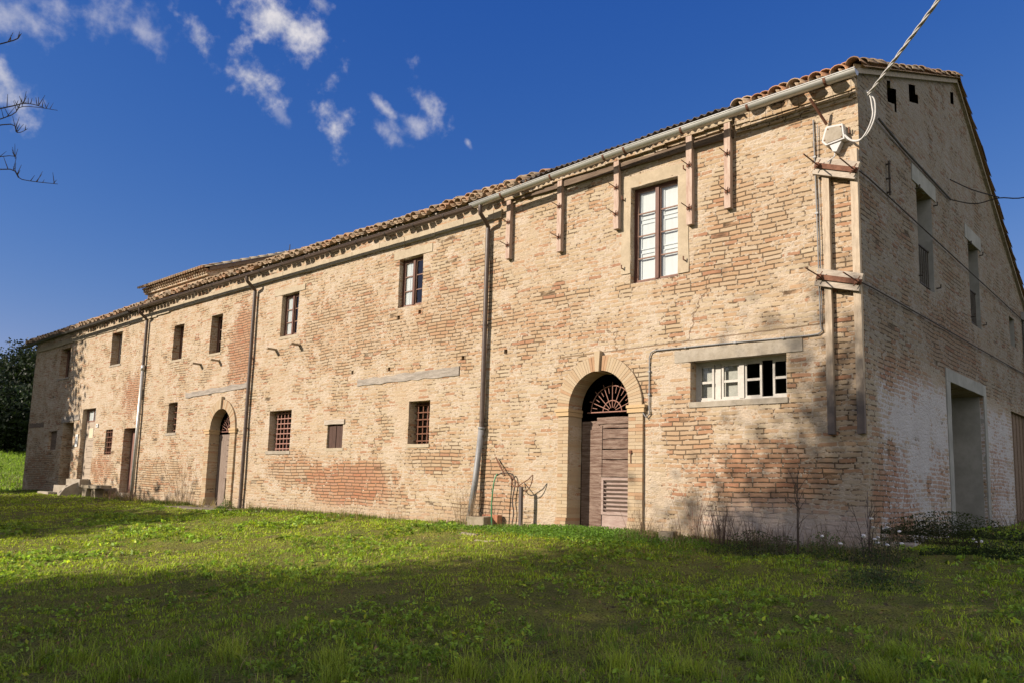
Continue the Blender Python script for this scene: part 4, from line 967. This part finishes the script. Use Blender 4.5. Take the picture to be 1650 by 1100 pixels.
# stones and odds at the foot of the wall
def stone(name, x0, x1, y0, y1, z0, z1, mat, label, cat='stone', group=None, rz=0, amt=.03, seed=1):
    mb = MB(); cx, cy = (x0 + x1) / 2, (y0 + y1) / 2; mb.rough_box(x0 - cx, x1 - cx, y0 - cy, y1 - cy, 0, z1 - z0, amt, 6, seed)
    o = mb.build(name, mat, bevel=.012); o.location = (cx, cy, z0); o.rotation_euler.z = rz; return tag(o, label, cat, group)
stone('stone_block', -7.50, -7.10, -.50, -.18, -.06, .16, M_stone, 'pale stone block lying under the grey downpipe end', rz=.2)
stone('hollow_brick', -7.40, -6.98, -.17, -.03, -.06, .20, M_redbrick, 'red hollow brick standing by the wall behind the stone block', 'brick', amt=.006)
stone('stone_block', -3.15, -2.90, -.50, -.25, -.06, .10, M_stone, 'small grey stone block right of the near arched door', rz=.3, seed=3)
stone('stone_block', .05, .33, .55, .85, -.02, .10, M_conc, 'pale stone in the weeds at the corner of the gable', rz=.3, seed=4)
stone('flat_stone', -5.65, -5.2, -2.15, -1.9, float(gz(-5.4, -2)) - .04, float(gz(-5.4, -2)) + .03, M_stone, 'flat worn stone set in the lawn before the near door', seed=5)
stone('flat_stone', -6.8, -6.4, -1.35, -1.18, float(gz(-6.6, -1.2)) - .05, float(gz(-6.6, -1.2)) + .035, M_stone, 'flat pale stone in the grass below the wire hoop', seed=6)
bn = empty('stone_bench', (-26.35, -.36, 0)); tag(bn, 'low rough stone bench against the wall beside the steps', 'bench')
mb = MB(); mb.rough_box(-.95, .80, -.16, .22, .34, .44, .03, 8, 5); mb.build('seat', M_stone, bn)
for x in (-.75, .0): mb = MB(); mb.rough_box(x - .12, x + .22, -.12, .20, -.15, .34, .04, 5, int(x * 10)); mb.build('leg', M_stone, bn)
mb = MB(); mb.tube(curve_pts([(0, 0, -.1), (-.02, -.01, .4), (.02, 0, .85), (.05, .05, 1.0)], 6), .014, 7)
tag(mb.build('green_pipe', M_green), 'thin green garden pipe standing upright beside the red brick', 'pipe').location = (-6.98, -.32, 0)
mb = MB(); mb.tube(curve_pts([(-.26, -.20, .97), (-.18, -.14, 1.02), (-.05, -.02, 1.01), (.01, 0, .93), (.03, .01, .8), (-.02, 0, .5), (.02, 0, .25), (-.03, 0, -.05)], 6), .013, 6); tag(mb.build('dry_creeper', M_twig), 'bare twisted woody stem climbing the wall beside the green pipe', 'plant').location = (-6.68, -.06, 0)
mb = MB(); mb.tube([(-7.19, -.05, 1.34), (-6.84, -.14, .97)], .014, 6); tag(mb.build('rusty_rod', M_rust), 'short rod jutting out of the brick wall above the green pipe', 'rod')
hp = empty('wire_hoop_post', (-6.30, -.26, 0)); tag(hp, 'wooden post carrying a bent wire hoop in front of the wall', 'post')
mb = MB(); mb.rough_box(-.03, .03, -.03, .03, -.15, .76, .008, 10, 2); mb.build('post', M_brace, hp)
mb = MB(); mb.tube(curve_pts([(-.29, 0, .98), (-.22, 0, .80), (-.10, -.02, .76), (.05, -.03, .83), (.18, -.02, .90), (.28, 0, .98), (.22, .02, .80), (.12, .03, .70), (.02, .03, .70), (-.1, .02, .82), (-.29, 0, .98)], 6), .010, 6); mb.build('wire_hoop', M_rust, hp)

# ------------------------------------------------------------------ plants
def blades(pos, h, w, lean, col, rng, seg=2):
    """curved blades: pos (n,3), h, w, lean (n,), col (n,3) -> verts, tri/quads (as quads)"""
    n = len(pos); a = rng.uniform(0, 2 * np.pi, n); d = np.stack([np.cos(a), np.sin(a), np.zeros(n)], 1); s = np.stack([-np.sin(a), np.cos(a), np.zeros(n)], 1)
    V_ = []
    for k in range(seg + 1):
        f = k / seg; c = pos + d * (lean * f ** 1.8 * h)[:, None] + np.array((0, 0, 1)) * (h * f * (1 - .25 * lean * f))[:, None]; ww = w * (1 - f) ** .7 if k < seg else w * .06
        V_ += [c - s * ww[:, None], c + s * ww[:, None]]
    V_ = np.stack(V_, 1); m_ = 2 * (seg + 1); o = (np.arange(n) * m_)[:, None]
    F_ = np.concatenate([o + np.array([2 * k, 2 * k + 1, 2 * k + 3, 2 * k + 2]) for k in range(seg)], 0)
    C_ = np.repeat(col, m_, 0).reshape(n, m_, 3) * np.repeat(np.linspace(.8, 1.1, seg + 1), 2)[None, :, None]
    return V_.reshape(-1, 3), F_, C_.reshape(-1, 3)
def leaves(cen, size, col, rng, flat=.0, up_bias=0.0):
    n = len(cen); nrm = rng.normal(size=(n, 3)); nrm[:, 2] += up_bias; nrm /= np.linalg.norm(nrm, axis=1)[:, None]
    t1 = np.cross(nrm, rng.normal(size=(n, 3))); t1 /= np.linalg.norm(t1, axis=1)[:, None]; t2 = np.cross(nrm, t1)
    a = (size * 1.0)[:, None]; b_ = (size * .52)[:, None]; bend = nrm * a * .18
    V_ = np.stack([cen - t1 * a - bend, cen + t2 * b_, cen + t1 * a - bend, cen - t2 * b_], 1)
    F_ = np.arange(n * 4).reshape(n, 4); return V_.reshape(-1, 3), F_, np.repeat(col, 4, 0)
def joinparts(parts):
    V_ = []; F_ = []; C_ = []; o = 0
    for v, f, c in parts: V_.append(v); F_.append(f + o); C_.append(c); o += len(v)
    return np.concatenate(V_), np.concatenate(F_), np.concatenate(C_)
def vnoise(x, y, s, seed):
    r_ = np.random.default_rng(seed); k = 6; out = 0
    for i in range(k):
        a = r_.uniform(0, 6.28); f = s * r_.uniform(.6, 1.7); out = out + np.sin((x * math.cos(a) + y * math.sin(a)) * f + r_.uniform(0, 6.28) + 1.3 * np.sin((x * math.sin(a) - y * math.cos(a)) * f * .6 + i))
    return out / k
def build_grass():
    rng = np.random.default_rng(3); parts = []
    fa = math.atan2(fw.y, fw.x)
    def field(n, r0, r1, p):
        a = fa + rng.uniform(-R(48), R(48), n); r = (rng.uniform(0, 1, n) * (r1 ** p - r0 ** p) + r0 ** p) ** (1 / p)
        x = CAM.x + r * np.cos(a); y = CAM.y + r * np.sin(a)
        ok = ~((x < .02) & (y > -.04) & (x > LX)) & ~((x < -16.1) & (x > -19.8) & (y > -.95)); return x[ok], y[ok], r[ok]
    # short turf
    x, y, r = field(600000, 4.2, 46, .9)
    cov = vnoise(x, y, 1.6, 1) + .8 * vnoise(x, y, 6, 2) + .8 * vnoise(x, y, 17, 3); keep = cov > -.28 + rng.uniform(-.25, .25, len(x)); x, y, r, cov = x[keep], y[keep], r[keep], cov[keep]
    n = len(x); h = (.022 + .030 * np.clip(cov, -.3, 1) * np.clip(12 / r, .4, 1)) * rng.uniform(.5, 1.7, n) * (1 + .015 * r); w = .0030 * np.clip(r / 5, 1, 9) * rng.uniform(.6, 1.6, n)
    mixv = np.clip(.5 + .6 * vnoise(x, y, .8, 5) + .35 * vnoise(x, y, 8, 6) + rng.normal(0, .2, n), 0, 1)[:, None]
    col = (1 - mixv) * np.array((.24, .36, .032)) + mixv * np.array((.40, .46, .05)); dry = rng.uniform(size=n) < .05 + .5 * np.clip(vnoise(x, y, 2.4, 8) - .15, 0, .8); col[dry] = np.array((.40, .31, .17)) * rng.uniform(.6, 1.1, (dry.sum(), 1)); col *= rng.uniform(.5, 1.4, (n, 1))
    parts.append(blades(np.stack([x, y, gz(x, y) - .006], 1), h, w, rng.uniform(.2, 1.1, n), col, rng))
    # low rosettes of broad leaves (plantain, clover, dandelion)
    tx, ty_, tr_ = field(17500, 4.2, 24, 1.0); tc = vnoise(tx, ty_, 1.9, 11) - .18 * (tr_ > 9); k = tc > .05 + rng.uniform(-.3, .3, len(tx)); tx, ty_, tr_ = tx[k], ty_[k], tr_[k]; m_ = 9
    a = rng.uniform(0, 6.28, (len(tx), m_)); rad = np.repeat(rng.uniform(.02, .065, len(tx)) * np.clip(tr_ / 9, 1, 2), m_).reshape(-1, m_) * rng.uniform(.3, 1.1, (len(tx), m_))
    x = (tx[:, None] + np.cos(a) * rad).ravel(); y = (ty_[:, None] + np.sin(a) * rad).ravel(); n = len(x)
    cen = np.stack([x, y, gz(x, y) + rng.uniform(.012, .055, n)], 1); tone = np.repeat(rng.uniform(.5, 1.5, len(tx)), m_)[:, None]
    col = np.array((.20, .30, .045)) * tone * rng.uniform(.7, 1.3, (n, 1)) * np.where(rng.uniform(size=(n, 1)) < .12, np.array((1.8, 1.35, 1.0)), 1)
    parts.append(leaves(cen, rng.uniform(.012, .030, n) * np.repeat(np.clip(tr_ / 9, 1, 2.5), m_), col, rng, up_bias=1.2))
    # tussocks, longer in the shaded foreground
    tx, ty_, tr_ = field(6000, 4.4, 26, 1.0); tc = vnoise(tx, ty_, 1.1, 21); k = tc > -.15 + rng.uniform(-.3, .3, len(tx)); tx, ty_, tr_ = tx[k], ty_[k], tr_[k]; m_ = 26
    s = rng.uniform(.025, .075, len(tx)) * np.clip(tr_ / 8, 1, 2); x = (tx[:, None] + rng.normal(0, 1, (len(tx), m_)) * s[:, None]).ravel(); y = (ty_[:, None] + rng.normal(0, 1, (len(tx), m_)) * s[:, None]).ravel(); n = len(x)
    tall = np.where(tr_ < 8.0, np.where(rng.uniform(size=len(tx)) < .2, rng.uniform(.14, .26, len(tx)), rng.uniform(.05, .13, len(tx))), rng.uniform(.035, .08, len(tx))); hh = np.repeat(tall, m_) * rng.uniform(.4, 1.1, n); tone = np.repeat(rng.uniform(0, 1, len(tx)) ** 1.3, m_)[:, None]
    col = ((1 - tone) * np.array((.11, .20, .028)) + tone * np.array((.33, .40, .055))) * rng.uniform(.7, 1.3, (n, 1)); dry = rng.uniform(size=n) < .08; col[dry] = (.34, .27, .14)
    parts.append(blades(np.stack([x, y, gz(x, y) - .01], 1), hh, .0030 * np.repeat(np.clip(tr_ / 7, 1, 4), m_) * rng.uniform(.6, 1.5, n), rng.uniform(.15, 1.1, n), col, rng, 3))
    # lush strip along the wall by the near door, and thin weeds elsewhere on it
    x = rng.uniform(-8.6, -1.0, 26000); y = -.06 - np.abs(rng.normal(0, .55, 26000)); wgt = np.exp(-((x + 4.6) / 1.7) ** 2) + .25; k = rng.uniform(size=26000) < wgt; x, y = x[k], y[k]; n = len(x)
    cen = np.stack([x, y, gz(x, y) + rng.uniform(.01, .13, n) * np.exp(-((x + 4.6) / 2.5) ** 2) + .01], 1); col = np.array((.11, .20, .03)) * rng.uniform(.6, 1.6, (n, 1)); parts.append(leaves(cen, rng.uniform(.010, .026, n), col, rng, up_bias=.8))
    x = rng.uniform(-35, 0, 30000); y = -.03 - np.abs(rng.normal(0, .28, 30000)); cov = vnoise(x, y * 0, 1.4, 31); k = cov > rng.uniform(-.5, .6, 30000); x, y = x[k], y[k]; k2 = ~((x < -16.1) & (x > -19.8)); x, y = x[k2], y[k2]; n = len(x)
    far_ = np.clip(np.hypot(x - CAM.x, y - CAM.y) / 10, 1, 4); col = np.array((.08, .125, .022)) * rng.uniform(.6, 1.5, (n, 1)); dry = rng.uniform(size=n) < .25; col[dry] = (.23, .18, .09)
    parts.append(blades(np.stack([x, y, gz(x, y) - .01], 1), rng.uniform(.03, .15, n), .003 * far_, rng.uniform(.1, .9, n), col, rng))
    # big bright tussocks near the viewer, and the meadow on the far bank
    for tx, ty_ in ((.2, -7.6), (1.0, -6.75), (2.1, -6.15), (-.9, -8.3), (-1.75, -9.0), (1.6, -6.5), (2.55, -5.8), (-.35, -7.55), (-2.3, -9.3), (.55, -6.9), (-1.2, -8.1), (2.0, -5.5), (-2.2, -8.4), (-3.0, -9.2), (.9, -7.2)):
        n = int(rng.uniform(90, 190)); sd = rng.uniform(.05, .10); x = tx + rng.normal(0, sd, n); y = ty_ + rng.normal(0, sd, n); tone = rng.uniform(.0, 1.0)
        col = ((1 - tone) * np.array((.16, .25, .03)) + tone * np.array((.36, .42, .055))) * rng.uniform(.6, 1.3, (n, 1)); parts.append(blades(np.stack([x, y, gz(x, y) - .01], 1), rng.uniform(.10, .25, n), rng.uniform(.002, .0045, n), rng.uniform(.2, 1.2, n), col, rng, 4))
    x = rng.uniform(-75, -36.5, 40000); y = rng.uniform(-6, 20, 40000); k = ~((x > LX - .2) & (y > -.2)); x, y = x[k], y[k]; n = len(x); col = np.array((.22, .33, .04)) * rng.uniform(.6, 1.3, (n, 1)); parts.append(blades(np.stack([x, y, gz(x, y) - .02], 1), rng.uniform(.08, .25, n), np.full(n, .03), rng.uniform(.2, 1.0, n), col, rng))
    # straw coloured tufts at the foot of the wall
    tx = np.concatenate([rng.uniform(-3.6, .6, 60), rng.uniform(-30, -3, 70)]); ty_ = -.10 - np.abs(rng.normal(0, .28, 130)) - np.where(tx > -3.6, .15, 0); x = (tx[:, None] + rng.normal(0, .06, (130, 22))).ravel(); y = np.minimum((ty_[:, None] + rng.normal(0, .05, (130, 22))).ravel(), -.05); n = len(x)
    far_ = np.clip(np.hypot(x - CAM.x, y - CAM.y) / 11, 1, 4); col = np.array((.30, .235, .14)) * np.repeat(rng.uniform(.45, 1.2, 130), 22)[:, None] * rng.uniform(.7, 1.3, (n, 1)); parts.append(blades(np.stack([x, y, gz(x, y) - .02], 1), rng.uniform(.10, .38, n), .0026 * far_, rng.uniform(.1, .8, n), col, rng, 3))
    v, f, c = joinparts([p if p[1].shape[1] == 4 else p for p in parts]); tag(mesh_np('grass', v, f, M_grass, None, c), 'short patchy green grass and weeds covering the lawn', 'grass', kind='stuff')
    # fallen leaves and litter
    x, y, r = field(5200, 4.5, 20, 1.0); n = len(x); col = np.array((.20, .13, .06)) * rng.uniform(.5, 1.5, (n, 1)); v, f, c = leaves(np.stack([x, y, gz(x, y) + .03], 1), rng.uniform(.010, .026, n), col, rng, up_bias=1.5)
    tag(mesh_np('fallen_leaves', v, f, M_dry, None, c), 'scattered brown fallen leaves on the lawn', 'leaves', kind='stuff')
build_grass()
def weed(name, x, y, h, n, spread, label, seed, col=(.20, .135, .085), leafc=None, cat='weed', group='dry weeds along the wall', lean=.35, r=.004, tw=2):
    rng = np.random.default_rng(seed); z = float(gz(x, y)); parts_m = MB()
    for k in range(n):
        a = rng.uniform(0, 6.28); b0 = Vector((math.cos(a), math.sin(a), 0)) * spread * abs(rng.normal()) * .5; hh = h * rng.uniform(.45, 1.0); l = Vector((math.cos(a), math.sin(a), 0)) * hh * lean * rng.uniform(.2, 1)
        if y > -.35 and l.y > 0: l.y *= -.3
        pts = [b0, b0 + l * .3 + Vector((0, 0, hh * .5)), b0 + l + Vector((0, 0, hh))]; parts_m.tube(pts, r, 4, r * .35, cap=False)
        for q in range(tw):
            f = rng.uniform(.35, .95); p = b0 + l * f ** 1.5 + Vector((0, 0, hh * f)); e = p + Vector((rng.normal() * .3, rng.normal() * .3, rng.uniform(.3, 1))).normalized() * hh * rng.uniform(.1, .28); parts_m.tube([p, e], r * .6, 3, r * .3, cap=False)
    root = empty(name, (x, y, z - .03)); tag(root, label, cat, group)
    mm = DRYM.setdefault(col, simple_mat('stalk', col, [q * 1.5 for q in col], 30, .9, 0)); parts_m.build('stems', mm, root)
    if leafc:
        m_ = int(n * 60); cen = np.clip(rng.normal(size=(m_, 3)), -1.6, 1.6) * np.array((spread * .75, spread * .75, h * .30)); cen[:, 2] = np.abs(cen[:, 2]) * np.clip(1.25 - (np.hypot(cen[:, 0], cen[:, 1]) / spread) ** 2 * .6, .2, 2)
        if y > -.5: cen[:, 1] = np.minimum(cen[:, 1], -y - .03)
        v, f, c = leaves(cen, rng.uniform(.008, .020, m_), np.array(leafc) * rng.uniform(.5, 1.5, (m_, 1)), rng); mesh_np('foliage', v, f, M_leaf, root, c)
    return root
DRYM = {}
DK = (.10, .065, .05)
weed('dry_weed', -7.55, -.35, 1.15, 26, .28, 'tall straw coloured weed stalks left of the grey pipe', 1, (.33, .235, .15))
weed('dry_weed', -7.95, -.25, .9, 16, .25, 'straw coloured weed stalks against the wall behind the flat stone', 2, (.31, .22, .14))
weed('dry_weed', -3.45, -.45, .62, 22, .22, 'thin brown weed stalks at the right pier of the near door', 3, (.24, .16, .10))
weed('dry_weed', -2.55, -.35, .95, 20, .22, 'reddish brown weed stalks right of the small stone block', 4, (.20, .10, .07))
weed('dry_weed', -1.98, -.55, .72, 46, .22, 'dense dark upright weed clump below the wide low window', 5, DK, lean=.3)
weed('dry_weed', -1.35, -.80, .55, 44, .4, 'wide dark clump of dead weeds in front of the pale wall foot', 6, DK, (.06, .075, .03))
weed('dry_weed', -.85, -.95, .50, 34, .35, 'low greyish weed clump left of the thin stake', 7, (.15, .11, .085), (.075, .085, .04))
weed('dry_weed', -.35, -.75, .60, 26, .28, 'greenish weed clump right of the thin stake', 8, (.16, .12, .08), (.08, .12, .035))
weed('dry_weed', -20.3, -.22, 1.5, 22, .35, 'tall pale weed stalks against the wall left of the far arched door', 9, (.36, .26, .17), lean=.5, r=.006)
weed('dry_weed', -23.6, -.35, .55, 26, .4, 'brown weed clump at the foot of the silvery downpipe', 10, (.22, .13, .09), r=.006)
weed('dry_weed', -24.9, -.45, .5, 22, .4, 'brown weed clump below the red brown door', 11, (.24, .15, .10), r=.006)
weed('green_weed', -17.25, -.30, .42, 18, .2, 'leafy green weed at the foot of the brown downpipe', 12, (.12, .13, .05), (.07, .14, .025), group=None)
weed('tall_stake_weed', -.62, -1.05, 1.25, 3, .04, 'single tall thin dark stem in front of the corner wall', 13, (.07, .05, .04), lean=.03, r=.009, tw=5, group=None)
weed('bare_sapling', .22, -.75, 1.0, 5, .10, 'few bare dark stems rising from the white flowered bush', 14, (.09, .065, .055), lean=.35, r=.009, tw=3, group=None)
fb = weed('flower_bush', .45, -.95, .62, 40, .40, 'dark bush with white flowers at the house corner', 15, (.09, .075, .05), (.045, .065, .022), 'bush', None, .5)
rng = np.random.default_rng(8)
for k in range(13):
    p = Vector((rng.normal() * .36, -abs(rng.normal()) * .25, rng.uniform(.25, .62))); mb = MB(); b = bmesh.new(); bmesh.ops.create_icosphere(b, subdivisions=1, radius=.028)
    for v in b.verts: v.co = Vector((v.co.x, v.co.y, v.co.z * .6)) * rng.uniform(.7, 1.25) + p
    mb.merge(b); mb.build('flower', M_petal, fb)
weed('low_bush', .85, -2.35, .30, 40, .42, 'low dark green bush in the grass before the flower bush', 16, (.08, .07, .04), (.06, .095, .03), 'bush', None, .6)
rb = weed('wild_bush', 1.25, 1.4, .34, 48, .5, 'dark low bush with tiny white flowers below the side door', 17, (.08, .065, .045), (.045, .07, .022), 'bush', 'bushes along the gable wall', .6)
for k in range(9):
    p = Vector((rng.normal() * .35, -abs(rng.normal()) * .4, rng.uniform(.1, .3))); mb = MB(); b = bmesh.new(); bmesh.ops.create_icosphere(b, subdivisions=1, radius=.022)
    for v in b.verts: v.co = v.co + p
    mb.merge(b); mb.build('flower', M_petal, rb)
weed('wild_bush', .75, 5.2, .50, 46, .5, 'brownish bush growing by the right side of the grey side doorway', 18, (.13, .09, .06), (.07, .065, .03), 'bush', 'bushes along the gable wall', .6)
weed('wild_bush', 1.0, 7.6, .55, 80, .7, 'dark bush at the foot of the gable near the plank door', 19, (.10, .075, .05), (.05, .065, .025), 'bush', 'bushes along the gable wall', .6)
weed('wild_bush', 2.0, 3.4, .35, 40, .6, 'low spreading bush out in the grass right of the gable', 20, (.10, .08, .05), (.05, .07, .025), 'bush', 'bushes along the gable wall', .6)

# ------------------------------------------------------------------ trees
def tree(name, x, y, z, trunk_h, crown, leaf, nleaf, col, label, group, seed, trunk_r=.2, nclump=40, cone=False, mat=M_leaf, spread=.30):
    """crown: (rx, ry, z0, z1). Limbs run from the trunk to leaf clumps spread through the crown"""
    rng = np.random.default_rng(seed); root = empty(name, (x, y, z)); tag(root, label, 'tree', group)
    rx, ry, z0, z1 = crown; zc = (z0 + z1) / 2; hz = (z1 - z0) / 2
    cl = []
    while len(cl) < nclump:
        p = rng.uniform(-1, 1, 3)
        if cone:
            f = (p[2] + 1) / 2; rr_ = (1 - f) ** .75 * (1 - .55 * math.exp(-((f + .02) / .12) ** 2) * 0)
            if np.hypot(p[0], p[1]) > rr_ + .04: continue
        elif np.linalg.norm(p) > 1 or np.linalg.norm(p) < .25: continue
        cl.append((p[0] * rx, p[1] * ry, zc + p[2] * hz))
    cl = np.array(cl); mb = MB(); tp = Vector((rng.normal() * .1, rng.normal() * .1, z1 * .8 if cone else zc))
    mb.tube([(0, 0, -.4), (0, 0, .3), tp * .5, tp], [trunk_r * 1.35, trunk_r, trunk_r * .75, trunk_r * .3], 9)
    for c in cl[::1 if nclump < 60 else 2]:
        c = Vector(c); f = min(.95, max(.25, (c.z - .25 * np.hypot(c.x, c.y)) / max(.1, tp.z))); s = tp * f; mid_ = s.lerp(c, .5) + Vector((0, 0, .12 * (c - s).length)); mb.tube([s, mid_, c], [trunk_r * .28, trunk_r * .16, trunk_r * .05], 5)
    mb.build('trunk', M_bark, root)
    per = nleaf // nclump; sc = (rx + ry + hz) / 3 * (spread if not cone else .22)
    cen = (cl[:, None, :] + np.clip(rng.normal(size=(nclump, per, 3)), -1.7, 1.7) * np.array((sc, sc, sc * .75)) * rng.uniform(.6, 1.25, (nclump, 1, 1))).reshape(-1, 3); n = len(cen)
    tone = np.repeat(rng.uniform(.55, 1.35, nclump), per)[:, None] * rng.uniform(.75, 1.25, (n, 1)); v, f, c = leaves(cen, rng.uniform(.6, 1.25, n) * leaf, np.array(col) * tone, rng); mesh_np('crown', v, f, mat, root, c)
    return root
EG = (.022, .036, .014)
for i, (x, y, h, r_, s) in enumerate(((-60.5, 4.4, 7.3, 3.2, 'rounded dark evergreen at the very left edge beyond the hill'), (-58.5, 9.5, 7.0, 3.0, 'dark evergreen nearest the left end of the house'), (-63.5, 8.5, 8.4, 3.4, 'dense dark evergreen behind the left end of the house'), (-65.5, 3.0, 7.4, 3.2, 'dark evergreen standing back at the left picture edge'), (-62, 13.5, 9.0, 2.6, 'tall dark evergreen whose tip shows above the roof end'), (-57.0, 4.8, 6.2, 2.5, 'low bushy evergreen in front of the dark trees at left'))):
    tree('evergreen_tree', x, y, float(gz(x, y)), 1, (r_, r_, .2, h * .93 - (1.9 if i in (0, 3, 5) else .7)), .13, 42000, [q * .75 for q in EG], s, 'dark evergreens beyond the left end of the house', 50 + i, .22, 70, cone=(i == 4))
# the trees whose shade lies on the lawn and the lower right of the front
SH = (.045, .07, .02)
for i, (x, y, rx, ry, z0, z1, n, lab) in enumerate(((-8.7, -18.0, 3.1, 2.6, 1.6, 13.2, 18000, 'tall broad leafy tree behind the photographer, shading the house corner'), (-4.0, -18.6, 3.2, 2.8, 1.6, 11.6, 13000, 'leafy tree behind the photographer, right of the tallest one'), (.5, -19.5, 3.2, 2.6, 1.6, 10.6, 9000, 'lower leafy tree behind the photographer, last on the right'))):
    tree('shade_tree', x, y, -1.25, 2, (rx, ry, z0, z1), .085, int(n * (5.5 if i == 0 else 2.6)), SH, lab, 'trees behind the viewpoint shading the lawn', 70 + i, .24, 46, spread=.25)
for i, (x, rx, z1, lab) in enumerate(((-23.2, 2.9, 8.0, 'round evergreen left of the lawn, nearest the house door shadow'), (-28.0, 3.1, 8.1, 'round evergreen in the middle of the left row'), (-33.2, 3.1, 8.3, 'round evergreen at the far end of the left row'))):
    tree('evergreen_tree', x, -16.2, -1.25, 1.5, (rx, rx, .6, z1 + .35), .17, 60000, EG, lab, 'evergreens left of the lawn', 80 + i, .25, 60)
tree('cypress_tree', -39.0, -9.0, -.7, 1, (1.75, 1.75, .2, 17.5), .17, 80000, EG, 'tall cypress off to the left, shading the far end of the front', None, 90, .25, 120)
# bare tree reaching into the left edge
def bare_tree():
    root = empty('bare_tree', (-2.9, -11.7, -.95)); tag(root, 'bare thorny tree with twigs reaching into the left edge against the sky', 'tree'); loc = Vector((-2.9, -11.7, -.95)); rnd = random.Random(6)
    mb = MB(); mb.tube([(0, 0, -.3), (.03, .02, 1.2), (.1, .1, 2.4), (.05, .15, 3.6), (.2, .2, 4.8)], [.14, .12, .10, .07, .03], 9); mb.build('trunk', M_bark, root)
    def spurred(pts, r, n):
        r *= .6; mb.tube(pts, r, 5, r * .3)
        for k in range(n):
            f = rnd.uniform(.15, .98) * (len(pts) - 1); i = min(int(f), len(pts) - 2); p = pts[i].lerp(pts[i + 1], f - i); mb.tube([p, p + Vector((rnd.uniform(-.4, .5), rnd.uniform(-.3, .3), rnd.uniform(.3, 1))).normalized() * rnd.uniform(.03, .085)], r * .55, 4, r * .2)
    br_ = [([(-2.8, -11.55, 3.3), (-2.1, -11.0, 3.2), (-1.45, -10.58, 3.28), (-1.40, -10.51, 3.35)], .012, 6), ([(-2.8, -11.55, 2.6), (-2.1, -11.0, 2.75), (-1.41, -10.56, 2.86), (-1.385, -10.44, 2.93), (-1.36, -10.35, 2.93)], .010, 26), ([(-2.8, -11.55, 2.5), (-2.0, -10.95, 2.66), (-1.41, -10.55, 2.80), (-1.38, -10.46, 2.90), (-1.345, -10.28, 2.935)], .008, 16),
           ([(-2.85, -11.6, 2.4), (-2.0, -10.95, 2.6), (-1.41, -10.55, 2.76), (-1.39, -10.47, 2.735), (-1.38, -10.42, 2.775)], .009, 16), ([(-2.8, -11.5, 2.2), (-2.0, -10.95, 2.45), (-1.41, -10.54, 2.565), (-1.39, -10.46, 2.57)], .008, 8), ([(-2.8, -11.5, 2.0), (-2.0, -10.95, 2.35), (-1.41, -10.53, 2.49), (-1.38, -10.42, 2.455), (-1.33, -10.24, 2.47)], .009, 24)]
    for pts, r, n in br_:
        mb = MB(); pts = [q - loc for q in curve_pts(pts, 5)]; spurred(pts, r, n); mb.build('branch', M_twig, root)
    for k in range(10):
        mb = MB(); a = rnd.uniform(2.2, 5.2); p = Vector((.05, .1, rnd.uniform(2, 4))); spurred([p, p + Vector((math.cos(a) * .5, math.sin(a) * .5, .3)), p + Vector((math.cos(a) * 1.2, math.sin(a) * 1.2, .5 + rnd.uniform(0, .5)))], .016, 14); mb.build('branch', M_twig, root)
bare_tree()
